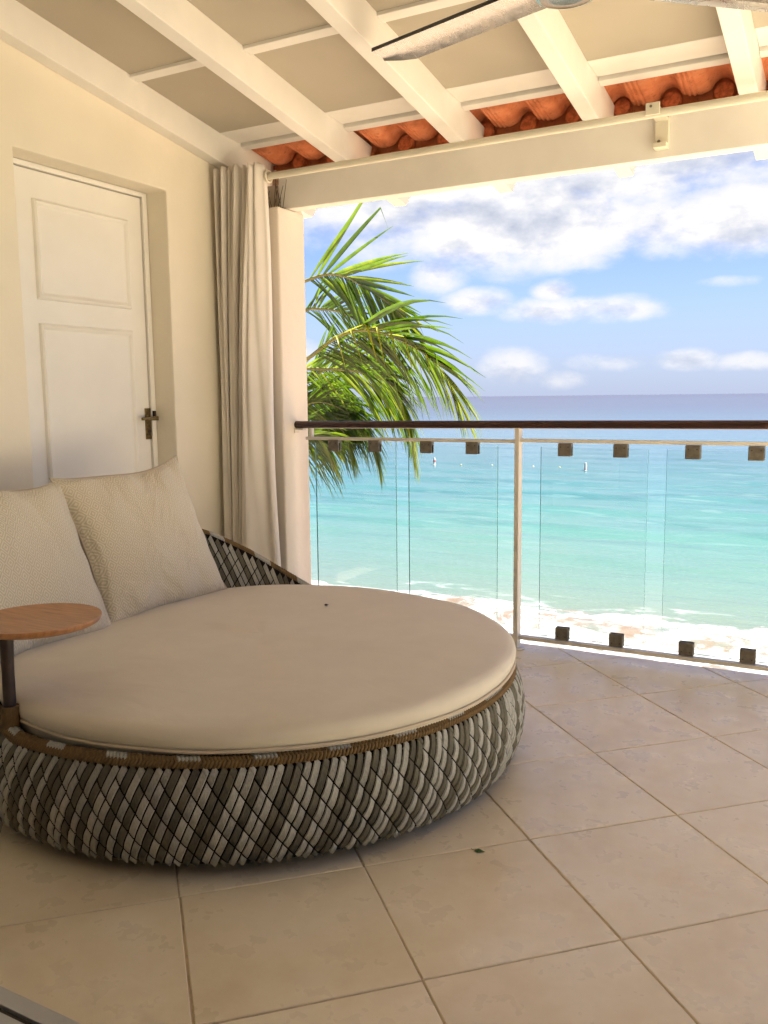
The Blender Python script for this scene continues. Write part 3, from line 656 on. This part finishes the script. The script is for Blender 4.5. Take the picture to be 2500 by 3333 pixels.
for aa in (164, 164 - 122, 164 + 119):
    a = R(aa); m = MB(); rows = []
    ex = Vector((math.cos(a), math.sin(a), 0)); ey = Vector((-math.sin(a), math.cos(a), 0))
    for q in range(13):
        s = q / 12; rr = .085 + s * .655
        wL = .052; wT = .050 + .008 * s
        if s > .86: k = (s - .86) / .14; wT *= (1 - k * .82)
        pit = R(13); row = []
        for c in (-1, -.5, 0, .5, 1):
            wy = c * (wL if c > 0 else wT)
            p = FC + ex * rr + ey * wy * math.cos(pit) * (1) + Vector((0, 0, -.004 - wy * math.sin(pit) * (1) * -1 + .006 * (1 - c * c)))
            row.append(tuple(p))
        rows.append(row)
    top = [[(x, y, z + .012) for (x, y, z) in r] for r in rows]
    m.grid(rows); m.grid(top[::-1])
    n5 = 5
    for r in range(12):
        for c in (0, 4): m.add([rows[r][c], rows[r + 1][c], top[r + 1][c], top[r][c]], [(0, 1, 2, 3)], 1 if c else 0)
    m.add([*rows[12], *top[12]], [(i, i + 1, 6 + i, 5 + i) for i in range(4)], 0)
    b_ = m.build('blade', ['fan_blade_metal', 'fan_dark'], fan, smooth=35)
    MB().box((0, 0, 0), (.09, .045, .008)).build('x', 'fan_dark') if False else None

# ------------------------------------------------------------------ woven daybed
DC = Vector((-1.77, 2.300, 0))
db = empty('woven_daybed', DC); tag(db, 'large round daybed in woven grey and brown cord with beige mattress', 'daybed')
ZT = lambda d: float(np.interp(abs(d), [0, 15, 30, 42, 52, 62, 70, 75, 82], [.715, .70, .655, .585, .505, .412, .345, .314, .297]))
def rad(z):
    if z <= .31: return float(np.interp(z, [.02, .06, .11, .17, .23, .28, .31], [.862, .884, .900, .905, .896, .876, .858]))
    return .858 + .16 * (z - .31)
def sp(az, z, off=0.):
    r_ = rad(z) + off; return (DC.x + r_ * math.cos(az), DC.y + r_ * math.sin(az), z)
def dev(az): return (math.degrees(az) - 180 + 180) % 360 - 180
# dark core shell
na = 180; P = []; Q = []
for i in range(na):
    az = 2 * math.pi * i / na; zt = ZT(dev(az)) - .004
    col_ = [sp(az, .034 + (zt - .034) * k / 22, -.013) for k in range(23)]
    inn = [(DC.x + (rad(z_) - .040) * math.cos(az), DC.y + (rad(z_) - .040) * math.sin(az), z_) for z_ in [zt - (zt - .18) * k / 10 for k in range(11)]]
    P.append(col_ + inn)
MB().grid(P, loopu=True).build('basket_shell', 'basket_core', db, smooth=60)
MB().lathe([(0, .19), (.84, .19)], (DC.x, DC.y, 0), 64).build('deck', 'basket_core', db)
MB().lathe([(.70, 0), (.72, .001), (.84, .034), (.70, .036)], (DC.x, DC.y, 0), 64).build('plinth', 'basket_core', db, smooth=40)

RB = .885; WH = .0228; NS = int(round(2 * math.pi * RB / WH / 5) * 5); dAz = 2 * math.pi / NS
AH = .0490; ADX = .0215; FR = .4
strip_col = []
kk = 0
while len(strip_col) < NS:
    c_ = kk % 2; strip_col += [c_] * random.choice((1, 1, 2, 2, 2)); kk += 1
strip_col = strip_col[:NS]
def piece_geom(z0, al0, al1, side=1, off=0.0, az0=0., nal=4):
    """one woven strap: 4 cords side by side, bowed out in the middle, tucked in at the ends"""
    m = MB(); P = []
    nb = 9; gap_b = .418
    bx, bz = (WH - ADX * FR), -AH * FR
    for ia in range(nal + 1):
        a = al0 + (al1 - al0) * ia / nal; row = []
        tt = ia / nal; bow = .0046 * math.sin(math.pi * tt) ** .6 - .0028
        for ib in range(nb):
            b = -gap_b + 2 * gap_b * ib / (nb - 1)
            ds = a * ADX + b * bx; dzv = a * AH + b * bz
            edge = -.0028 if ib in (0, nb - 1) else (-.0011 if ib % 2 == 0 else .0004)
            z = min(max(z0 + dzv, .030), .80)
            row.append((az0 + ds / RB, z, bow + edge + off))
        P.append(row)
    V = []
    for row in P:
        V.append([((rad(z) + side * o - (0 if side > 0 else .046)) * math.cos(az), (rad(z) + side * o - (0 if side > 0 else .046)) * math.sin(az), z) for az, z, o in row])
    m.grid(V if side < 0 else V)
    return m
def jitter(m): pass
# pieces of the low drum: geometry repeats for a strip phase, so meshes are shared and turned about the axis
cands = []; mesh_cache = {}
stuffL, stuffD = MB(), MB()
Z0 = .028
for k in range(NS):
    ph = (-k * FR) % 1.0
    for j in range(-1, 16):
        zcn = Z0 + (j + ph + .0) * AH                 # centre of the piece on this strip
        az = k * dAz + (zcn - Z0) / AH * ADX / RB
        zt = ZT(dev(az)) - .012
        lo_, hi_ = max(-.460, (.036 - zcn) / AH), min(.460, (zt - zcn) / AH)
        if zcn + .455 * AH > zt - .034: hi_ = (zt - zcn) / AH                     # top straps run straight into the rim
        if hi_ - lo_ < .25 or zcn > zt + .01: continue
        if hi_ > .47 + .75: continue
        key = (round(zcn, 4), round(lo_, 2), round(hi_, 2))
        cands.append((az, key, strip_col[k]))
camxy = Vector((0, 0))
def vis(az):
    nrm = Vector((math.cos(az), math.sin(az))); p = Vector((DC.x, DC.y)) + nrm * .88
    return nrm.dot((camxy - p).normalized())
order = sorted(range(len(cands)), key=lambda i: -vis(cands[i][0]))
# the straps facing the camera, the near inner face of the backrest and the right flank are single pieces
front = set(order[:262])
for i, (az, key, c_) in enumerate(cands):
    z0, lo_, hi_ = key
    if i in front:
        ck = (key, c_)
        if ck not in mesh_cache:
            mesh_cache[ck] = piece_geom(z0, lo_, hi_).mesh('woven_strap', 'cord_dark' if c_ else 'cord_light', smooth=70)
        ob = bpy.data.objects.new('woven_strap', mesh_cache[ck]); COL.objects.link(ob); ob.parent = db
        ob.rotation_euler = (0, 0, az)
    else:
        tgt = stuffD if c_ else stuffL
        g_ = piece_geom(z0, lo_, hi_, az0=az); tgt.add([(x + DC.x, y + DC.y, z) for x, y, z in g_.v], g_.f)
nin = 0
for i, (az, key, c_) in enumerate(cands):
    z0, lo_, hi_ = key
    d_ = dev(az)
    if z0 < .27 or abs(d_) > 84: continue
    if -74 < d_ < -35 and nin < 36:
        ob = piece_geom(z0, lo_, hi_, side=-1).build('woven_strap', 'cord_dark' if c_ else 'cord_light', None, smooth=70); ob.parent = db; ob.rotation_euler = (0, 0, az); nin += 1
    else:
        tgt = stuffD if c_ else stuffL
        g_ = piece_geom(z0, lo_, hi_, side=-1, az0=az); tgt.add([(x + DC.x, y + DC.y, z) for x, y, z in g_.v], g_.f)
tag(stuffL.build('light_straps', 'cord_light', db, smooth=70), kind='stuff'); tag(stuffD.build('dark_straps', 'cord_dark', db, smooth=70), kind='stuff')
# plaited rim
rg, rmx = MB(), MB()
nw = 560
for k in range(nw):
    az = 2 * math.pi * k / nw; da = 2 * math.pi / nw
    zt = ZT(dev(az)); zt2 = ZT(dev(az + da))
    sl_ = (zt2 - zt)
    def q(daz, z, o): 
        a2 = az + daz * da; r_ = rad(min(zt, 1)) + o; return (DC.x + r_ * math.cos(a2), DC.y + r_ * math.sin(a2), z + sl_ * daz)
    rg.tube([q(-.5, zt - .013, .001), q(-.1, zt - .010, .007), q(.5, zt - .001, .005), q(.8, zt + .004, -.001)], [.0025, .0045, .0048, .003], 6)
    tgt = rmx if (int(az * 14) % 3 == 0) else rg
    tgt.tube([q(.6, zt - .001, .003), q(.1, zt + .007, -.004), q(-.5, zt + .008, -.016), q(-1.0, zt + .000, -.030), q(-1.1, zt - .016, -.036)], [.003, .0045, .0048, .0045, .003], 6)
tag(rg.build('plaited_rim', 'cord_gold', db, smooth=60), kind='stuff'); tag(rmx.build('rim_pale_wraps', 'cord_light', db, smooth=60), kind='stuff')  # pale cord wraps plaited in among the gold
# mattress
MC = Vector((-1.724, 2.294, 0)); MR = .828
def mat_row(az):
    sag = .004 * math.sin(3 * az + 1) + .003 * math.sin(7 * az)
    prof = [(MR - .060, .245), (MR - .032, .256), (MR - .014, .285), (MR - .008, .312)]
    prof2 = [(MR - .004, .322), (MR + .003, .333), (MR + .006, .348), (MR + .003, .360), (MR - .007, .3695), (MR - .028, .3755), (MR - .09, .3780), (MR - .16, .3785)] + [(MR * k, .3835 - .007 * k * k) for k in (.72, .6, .5, .4, .3, .2, .12)]
    return [(r_, z + (sag * .5 if z > .33 else 0)) for r_, z in prof + prof2]
P = []; nA = 160
for i in range(nA):
    az = 2 * math.pi * i / nA; row = []
    for (r_, z) in mat_row(az):
        bmp = .0022 * math.sin(5.1 * r_ * math.cos(az) * 2.2 + 2) * math.sin(4.3 * r_ * math.sin(az) * 2.2) if z > .36 else 0
        row.append((MC.x + r_ * math.cos(az), MC.y + r_ * math.sin(az), z + bmp))
    row.append((MC.x + .02 * math.cos(az), MC.y + .02 * math.sin(az), .3835)); P.append(row)
mm = MB().grid(P, loopu=True); cidx = [i * len(P[0]) + len(P[0]) - 1 for i in range(nA)]
mm.f.append(tuple(cidx)); mm.mi.append(0)
mo = mm.build('mattress', 'mattress_fabric', db, smooth=60)
MB().tube([(MC.x + (MR + .001) * math.cos(2 * math.pi * i / 128), MC.y + (MR + .001) * math.sin(2 * math.pi * i / 128), .3195 + .0012 * math.sin(i * .7)) for i in range(129)], .0048, 8, cap=False).build('piping', 'piping_fabric', mo, smooth=60)
# swivel table fixed to the rim
tx, ty = -1.94, 1.472
TZ = .588
MB().lathe([(.0, -.020), (.150, -.020), (.161, -.014), (.1655, -.004), (.1645, .0), (.150, -.003), (0, -.005)], (-1.912, 1.552, TZ), 72).build('table_top', 'teak', db, loc=(-1.912, 1.552, TZ), smooth=35)
MB().tube([(tx, ty, .30), (tx - .004, ty + .004, .45), (tx - .006, ty + .008, TZ - .021)], [.0165, .016, .0185], 18).build('table_post', 'dark_timber', db, smooth=40)
MB().tube([(tx, ty, .28), (tx, ty, .365)], [.024, .0225], 18).build('post_sleeve', 'cord_gold', db, smooth=40)

# ------------------------------------------------------------------ cushions
def cushion(name, c, w_, h_, th, rot, label, seed):
    rs = random.Random(seed); n = 36; m = MB()
    def pt(u, v, sgn):
        # corners pulled out to small ears, edges drawn in
        e = (1 - abs(u) ** 2.6) * (1 - abs(v) ** 2.6); e = max(e, 0)
        pin_u = 1 - .075 * (1 - v * v) ** 1.0; pin_v = 1 - .075 * (1 - u * u) ** 1.0
        x = u * w_ / 2 * pin_v ** 0 * (1 - .085 * (1 - abs(v) ** 2)); z = v * h_ / 2 * (1 - (.10 if v > 0 else .04) * (1 - abs(u) ** 2))
        tck = th / 2 * e ** .42
        cr = abs(u * v) ** 3
        wr = .010 * math.sin(9 * u + 3 * v + seed) * cr + .008 * math.sin(14 * v - 5 * u + seed) * abs(u) ** 4 * (1 - abs(v)) + .007 * math.sin(6 * u + 2 * seed) * math.sin(5 * v) * e
        ear = 1 + .035 * (abs(u) * abs(v)) ** 5
        fold = .024 * math.sin(10 * u * (1 if v > 0 else -1) + seed) * max(0, abs(v) - .55) / .45 * (1 - abs(u) ** 6) * e ** .25
        return (x * ear, sgn * (tck + wr * e ** .3 + fold * (.9 if sgn < 0 else .4)), z * ear + .006 * math.sin(4 * u + seed) * (abs(v) > .6) * abs(v))
    F = [[pt(-1 + 2 * i / n, -1 + 2 * j / n, -1) for j in range(n + 1)] for i in range(n + 1)]
    B = [[pt(-1 + 2 * i / n, -1 + 2 * j / n, 1) for j in range(n + 1)] for i in range(n + 1)]
    m.grid(F); m.grid(B[::-1])
    Mx = Matrix.Translation(c) @ rot
    root = empty(name, c); root.rotation_euler = rot.to_euler(); tag(root, label, 'cushion', 'beige patterned cushions on the daybed')
    me = m.mesh('cover', 'cushion_fabric', smooth=80); uv = me.uv_layers.new(name='UVMap')
    for lp in me.loops:
        v = me.vertices[lp.vertex_index].co; uv.data[lp.index].uv = (v.x / .5 + .5, v.z / .5 + .5)
    ob = bpy.data.objects.new('cover', me); COL.objects.link(ob); ob.parent = root
    path = []
    for k in range(4 * n):
        s, q = divmod(k, n); t_ = -1 + 2 * q / n
        u, v = [(t_, -1), (1, t_), (-t_, 1), (-1, -t_)][s]; p = pt(u, v, 1); path.append((p[0], 0, p[2]))
    path.append(path[0])
    pm = MB().tube(path, .0036, 6, cap=False).mesh('seam', 'piping_fabric', smooth=60); po = bpy.data.objects.new('seam', pm); COL.objects.link(po); po.parent = root
    return root
# local: x across, y thickness (front is -y), z up; turned so that the front looks towards +X
def crot(yaw, lean, roll): return Matrix.Rotation(R(90 + yaw), 4, 'Z') @ Matrix.Rotation(R(-lean), 4, 'X') @ Matrix.Rotation(R(roll), 4, 'Y')
cushion('scatter_cushion', Vector((-2.425, 2.490, .632)), .615, .575, .17, crot(-4, 22, -3.5), 'square beige diamond weave cushion standing in front of the door, farther from the table', 3)
cushion('scatter_cushion', Vector((-2.405, 1.890, .622)), .615, .575, .18, crot(6, 24, 2.5), 'square beige diamond weave cushion directly behind the round wooden table top', 8)

# ------------------------------------------------------------------ small things lying about
lf = empty('fallen_leaf', (-.812, 1.967, .001)); tag(lf, 'tiny green leaf lying alone on the floor tiles', 'leaf')
m = MB(); L_ = .016
m.add([(-.812 - L_, 1.967, .002), (-.812 - .004, 1.967 + .008, .005), (-.812 + L_, 1.967 + .002, .003), (-.812 - .002, 1.967 - .009, .004), (-.812, 1.967, .008)], [(0, 4, 1), (1, 4, 2), (2, 4, 3), (3, 4, 0)])
m.build('leaf_blade', 'green_leaf', lf); MB().tube([(-.812 - L_, 1.967, .002), (-.812 - .024, 1.970, .002)], .001, 5).build('leaf_stalk', 'green_leaf', lf)
bp = (-1.757, 2.735, .3815)
bg_ = MB().lathe([(0, -.002), (.005, -.001), (.0062, .002), (.004, .0045), (0, .005)], bp, 10).add([(bp[0] + .004, bp[1], bp[2] + .001), (bp[0] + .011, bp[1] + .003, bp[2] + .002), (bp[0] + .004, bp[1] + .004, bp[2] + .004)], [(0, 1, 2)]).build('small_insect', 'black_speck', loc=bp, smooth=50)
tag(bg_, 'small dark insect sitting on the beige mattress', 'insect')

# ------------------------------------------------------------------ coconut palm beyond the pillar
pa = empty('coconut_palm', (-5.6, 6.6, SEA + .4)); tag(pa, 'coconut palm with arching green fronds beside the pillar, beyond the railing', 'palm tree')
CR = Vector((-5.25, 6.5, 1.45))
MB().tube([(-5.6, 6.6, SEA + .2), (-5.55, 6.62, -3), (-5.45, 6.6, -1), (-5.3, 6.53, .6), CR], [.19, .14, .125, .115, .10], 16).build('trunk', 'palm_bark', pa, smooth=60)
def catmull(pts, n):
    pts = [Vector(p) for p in pts]; P = [pts[0] * 2 - pts[1]] + pts + [pts[-1] * 2 - pts[-2]]; o = []
    for i in range(1, len(P) - 2):
        for k in range(n):
            t_ = k / n; a, b, c, d = P[i - 1], P[i], P[i + 1], P[i + 2]
            o.append(.5 * ((2 * b) + (c - a) * t_ + (2 * a - 5 * b + 4 * c - d) * t_ ** 2 + (3 * b - a - 3 * c + d) * t_ ** 3))
    o.append(P[-2]); return o
LEAF_LEFT = [285]
def leaflet(m, p0, d, up, L, wd, droop, rs, bend=None):
    ns = 6; pts = []; p = Vector(p0); dd = d.normalized(); grav = Vector((0, 0, -1))
    side = dd.cross(up).normalized()
    for i in range(ns + 1):
        s = i / ns; pts.append(p.copy())
        dd = (dd + grav * droop * (.25 + s) / ns).normalized()
        if bend and s >= bend[0] and s - 1 / ns < bend[0]: dd = (dd + grav * bend[1]).normalized()
        p = p + dd * (L / ns)
    vs = []
    for i, q in enumerate(pts):
        s = i / ns; wv = wd * (.35 + .65 * min(1, s * 5)) * (1 - s ** 2.2) + .0008
        t_ = (pts[min(i + 1, ns)] - pts[max(i - 1, 0)]).normalized(); sd = side - t_ * side.dot(t_)
        if sd.length < 1e-4: sd = t_.orthogonal()
        sd.normalize(); nn = sd.cross(t_)
        vs += [q + sd * wv + nn * wv * .55, q, q - sd * wv + nn * wv * .55]
    fs = []
    for i in range(ns):
        fs += [(3 * i, 3 * i + 1, 3 * i + 4, 3 * i + 3), (3 * i + 1, 3 * i + 2, 3 * i + 5, 3 * i + 4)]
    m.add(vs, fs)
def set_tint(ob, nper, vals):
    me = ob.data; at = me.attributes.new('tint', 'FLOAT', 'POINT'); arr = np.repeat(np.array(vals, dtype=np.float32), nper); at.data.foreach_set('value', arr)
def frond(ctrl, Lup, Ldn, roll, npair, seed, single=False, s0=.12, phi=(62, 24), droop=(.5, .9), wd=.0115, tint=(.15, .85), kink=.12, phid=None, skip=1, wup=1., near=0, up0=0.):
    rs = random.Random(seed); pth = catmull(ctrl, 10); n = len(pth)
    ra = MB().tube(pth, [max(.004, .019 * (1 - .85 * i / (n - 1))) for i in range(n)], 7).build('frond', 'palm_rachis', pa, smooth=60)
    leaf = MB(); tints = []
    for k in range(npair):
        s = s0 + (1 - s0) * (k + rs.uniform(-.25, .25)) / npair; s = min(max(s, 0), .999)
        fi = s * (n - 1); i = int(fi); fr = fi - i; p = pth[i].lerp(pth[min(i + 1, n - 1)], fr)
        T = (pth[min(i + 2, n - 1)] - pth[max(i - 1, 0)]).normalized()
        Zp = Vector((0, 0, 1)) - T * T.z; Zp.normalize(); H = T.cross(Zp)
        sv = min(1, max(0, (s - s0) / (1 - s0)))
        for sd, LL, dr in ((1, Lup, droop[0]), (-1, Ldn, droop[1]), (0, .62, .3)):
            if sd == 1 and (k % skip or s < up0): continue
            if sd == 0 and (not near or k % near or s > .75): continue
            pp = phi if sd >= 0 or phid is None else phid
            ph = R(pp[0] + (pp[1] - pp[0]) * min(1, sv * (1.6 if sd == 1 else 1)))
            ro = R(roll) * 1.0; ax = (Zp * math.cos(ro) + H * math.sin(ro)) * sd
            ax = (ax + Vector((rs.uniform(-.16, .16), rs.uniform(-.16, .16), rs.uniform(-.12, .12)))).normalized()
            a_ = ph + R(rs.uniform(-6, 6)); d = T * math.cos(a_) + (ax if sd else Vector((.6, -.75, .12))) * math.sin(a_)
            env = (.55 + .45 * math.sin(math.pi * min(1, s * 1.1 + .12))) * rs.uniform(.86, 1.08)
            if s > .85: env *= 1 - (s - .85) * 1.6
            bend = (rs.uniform(.55, .85), rs.uniform(.8, 2.2)) if rs.random() < kink else None
            tn = rs.uniform(*tint) + .25 * (s > .8)
            if sd == 0: ax = Vector((.6, -.75, .12)).normalized(); bend = (rs.uniform(.34, .5), rs.uniform(1.6, 3.)); tn = rs.uniform(.95, 1.25); ph = R(55)
            args = (p, d, T.cross(d) * (1 if sd > 0 else -1) if T.cross(d).length > 1e-3 else Vector((0, 1, 0)), LL * env, wd * (wup if sd == 1 else 1.) * rs.uniform(.8, 1.25), dr * rs.uniform(.6, 1.4), rs, bend)
            if single and LEAF_LEFT[0] > 0:
                LEAF_LEFT[0] -= 1; q = MB(); leaflet(q, *args); ob = q.build('leaflet', 'palm_leaf', ra, smooth=80); set_tint(ob, 21, [tn])
            else: leaflet(leaf, *args); tints.append(tn)
    if leaf.v: ob = tag(leaf.build('leaflets', 'palm_leaf', ra, smooth=80), kind='stuff'); set_tint(ob, 21, tints)
    return ra
c0 = tuple(CR)
frond([c0, (-4.7, 6.25, 1.86), (-4.25, 6.02, 2.02), (-3.931, 5.9, 2.07), (-3.663, 5.82, 2.096), (-3.454, 5.74, 2.053), (-3.293, 5.66, 1.983), (-3.10, 5.58, 1.885), (-2.93, 5.5, 1.78), (-2.80, 5.46, 1.66)], 1.05, .78, 16, 64, 1, True, .36, (29, 1), (.12, 1.3), .0125, (.25, .85), .3, (44, 26), 3, 1.4)
frond([c0, (-4.7, 6.05, 1.30), (-4.1, 5.75, 1.34), (-3.72, 5.6, 1.454), (-3.496, 5.538, 1.56), (-3.302, 5.475, 1.618), (-3.136, 5.412, 1.627), (-2.967, 5.35, 1.605), (-2.79, 5.288, 1.55), (-2.61, 5.225, 1.475), (-2.46, 5.162, 1.385), (-2.33, 5.1, 1.27), (-2.24, 5.06, 1.14)], 1.15, .80, 34, 80, 2, True, .28, (26, 13), (.62, 1.3), .0115, (.1, .75), .2, (52, 34), 2, 1.3, near=7, up0=.47)
frond([c0, (-4.6, 6.3, 1.42), (-4.001, 6.2, 1.40), (-3.649, 6.133, 1.378), (-3.357, 6.067, 1.316), (-3.195, 6.0, 1.234), (-3.085, 5.933, 1.114), (-2.994, 5.867, .93), (-2.95, 5.84, .80)], .70, .72, 30, 74, 3, False, .2, (34, 6), (.9, 1.5), .0120, (.35, 1.0), .15, (46, 28))
frond([c0, (-4.8, 6.55, 1.26), (-4.387, 6.6, 1.201), (-4.073, 6.525, 1.157), (-3.798, 6.45, 1.038), (-3.622, 6.375, .86), (-3.54, 6.33, .70)], .78, .80, 30, 62, 4, False, .2, (36, 8), (.9, 1.5), .0105, (.15, .8), .1, (46, 26))
frond([c0, (-4.8, 6.5, 1.12), (-4.375, 6.5, .998), (-4.109, 6.425, .98), (-3.878, 6.35, .885), (-3.76, 6.28, .75)], .72, .74, 20, 56, 5, False, .2, (36, 8), (.9, 1.5), .0105, (.15, .75), .1, (46, 26))
frond([c0, (-4.9, 7.2, 1.963), (-4.517, 7.1, 1.986), (-4.204, 7.0, 1.91), (-3.907, 6.9, 1.726), (-3.692, 6.8, 1.492), (-3.56, 6.75, 1.28)], .72, .74, 28, 60, 6, False, .2, (34, 8), (.6, 1.3), .0105, (.0, .55), .1, (46, 28))
frond([c0, (-4.715, 6.9, 1.291), (-4.339, 6.8, 1.408), (-3.985, 6.7, 1.418), (-3.653, 6.6, 1.29), (-3.424, 6.5, 1.075), (-3.30, 6.44, .88)], .74, .76, 25, 62, 7, False, .2, (34, 8), (.7, 1.3), .0105, (.0, .6), .1, (46, 28))
frond([c0, (-4.7, 6.3, 1.05), (-4.379, 6.4, 1.081), (-4.105, 6.35, 1.127), (-3.844, 6.3, 1.061), (-3.66, 6.25, .92)], .66, .70, 20, 54, 9, False, .2, (36, 8), (.8, 1.3), .0105, (.15, .8), .1, (46, 26))
frond([c0, (-4.6, 6.2, .86), (-4.114, 6.0, .84), (-3.886, 5.933, .845), (-3.72, 5.87, .79)], .66, .70, 20, 50, 10, False, .2, (38, 8), (.9, 1.5), .0105, (.2, .85), .1, (48, 26))
for k, (aa, el_) in enumerate(((150, 40), (195, 20), (235, 35), (110, 30))):
    a = R(aa); d = Vector((math.cos(a) * .9, math.sin(a) * .9, math.tan(R(el_)) * .5))
    pts = [CR + d * (t_ * 1.0) + Vector((0, 0, -.42 * t_ * t_)) for t_ in (0, .5, 1., 1.5, 2., 2.5, 3.)]
    frond(pts, .62, .62, 80, 50, 20 + k, False, .2, (60, 24), (.8, .8))
for k in range(5):
    a = k * 1.26; p = CR + Vector((math.cos(a) * .16, math.sin(a) * .16, -.22))
    MB().lathe([(0, -.13), (.06, -.10), (.095, 0), (.07, .09), (0, .12)], p, 14).build('coconut', 'green_leaf', pa, smooth=60)

# ------------------------------------------------------------------ beach and sea
gx = np.linspace(-900, 900, 41); ys = [3.0, 6, 10, 14, 18, 22, 26, 40]
zs_ = [-4.05, -4.12, -4.22, -4.34, -4.50, -4.66, -4.85, -5.6]
m = MB().grid([[(x, y, z) for x in gx] for y, z in zip(ys, zs_)]).add([(-900, -600, -4.05), (900, -600, -4.05), (900, 3.0, -4.05), (-900, 3.0, -4.05)], [(0, 1, 2, 3)])
bo = m.build('beach', 'beach_sand', loc=(0, 12, SEA), smooth=60); tag(bo, kind='structure')
yrow = [15.5]
while yrow[-1] < 30000: yrow.append(yrow[-1] * (1.0095 if yrow[-1] < 140 else 1.05))
yrow = np.array(yrow); nc = 260; ss = np.linspace(-1, 1, nc); ss = np.sign(ss) * np.abs(ss) ** 1.6 * 5.0
Y2, S2 = np.meshgrid(yrow, ss, indexing='ij'); X2 = S2 * Y2
amp = np.clip((Y2 - 19) / 16, 0, 1) * np.clip(1 - (Y2 - 60) / 80, 0, 1)
Z2 = SEA + amp * (.075 * np.sin(Y2 * 1.05 + .35 * np.sin(X2 * .11) + X2 * .03) + .05 * np.sin(Y2 * 1.9 - X2 * .16 + 1.2 * np.sin(X2 * .07)) + .035 * np.sin(Y2 * 3.1 + X2 * .45) + .025 * np.sin(X2 * .9 - Y2 * .7))
brk = np.exp(-((Y2 - 21.6 - .8 * np.sin(X2 * .23) - .5 * np.sin(X2 * .61 + 1)) / .8) ** 2)
Z2 = Z2 + .20 * brk + np.where(Y2 < 23.5, 1, 0) * (.03 * np.sin(X2 * 2.3 + 1.7 * np.sin(Y2 * 1.9)) * np.sin(Y2 * 2.7 + X2) + .02)
V3 = np.stack([X2, Y2 - 30, Z2 - SEA], -1).reshape(-1, 3); nr = len(yrow)
idx = (np.arange(nr - 1)[:, None] * nc + np.arange(nc - 1)[None, :]).ravel()
F3 = np.stack([idx, idx + 1, idx + nc + 1, idx + nc], -1)
me = bpy.data.meshes.new('sea'); me.from_pydata(V3.tolist(), [], F3.tolist()); me.materials.append(MATS['sea_water']); me.polygons.foreach_set('use_smooth', [True] * len(me.polygons)); me.update()
sea = bpy.data.objects.new('sea', me); COL.objects.link(sea); sea.location = (0, 30, SEA); tag(sea, kind='structure')

# buoys
def marker(loc, label, red):
    e_ = empty('marker_buoy', loc); tag(e_, label, 'buoy')
    MB().lathe([(0, -.5), (.095, -.45), (.095, .50), (.08, .56), (0, .57)], loc, 18).build('float_body', 'buoy_white', e_, smooth=40)
    zz = (.05, .11) if not red else (.20, .36)
    MB().lathe([(.097, zz[0]), (.101, zz[0] + .01), (.101, zz[1] - .01), (.097, zz[1])], loc, 18).build('band', 'buoy_red', e_, smooth=40)
    MB().lathe([(.097, -.12), (.13, -.06), (.13, -.01), (.097, .03)], loc, 18).build('collar', 'buoy_white', e_, smooth=40)
marker((-18.5, 65.6, SEA), 'tall white marker buoy floating out beyond the second glass pane right of the post', False)
marker((-31.77, 66.8, SEA), 'red and white marker buoy floating just right of the palm leaf tips', True)
for (x, y, lab) in ((-29.4, 67.0, 'tiny pale float nearest the red and white marker buoy'), (-26.8, 67.4, 'tiny pale float seen just left of the railing post'), (-23.3, 67.5, 'tiny pale float seen just right of the railing post'), (-21.0, 67.2, 'tiny pale float nearest the tall white marker buoy')):
    tag(MB().lathe([(0, -.10), (.07, -.06), (.085, .0), (.065, .06), (.02, .08), (.018, .11), (0, .11)], (x, y, SEA), 14).build('mooring_float', 'float_yellow', loc=(x, y, SEA), smooth=50), lab, 'float', 'small floats on the swim line')

S.cycles.use_denoising = True
S.cycles.max_bounces = 8; S.cycles.diffuse_bounces = 5; S.cycles.glossy_bounces = 3; S.cycles.transparent_max_bounces = 8
S.cycles.use_adaptive_sampling = True; S.cycles.adaptive_threshold = .025; S.cycles.caustics_reflective = False; S.cycles.caustics_refractive = False
S.cycles.sample_clamp_indirect = 8
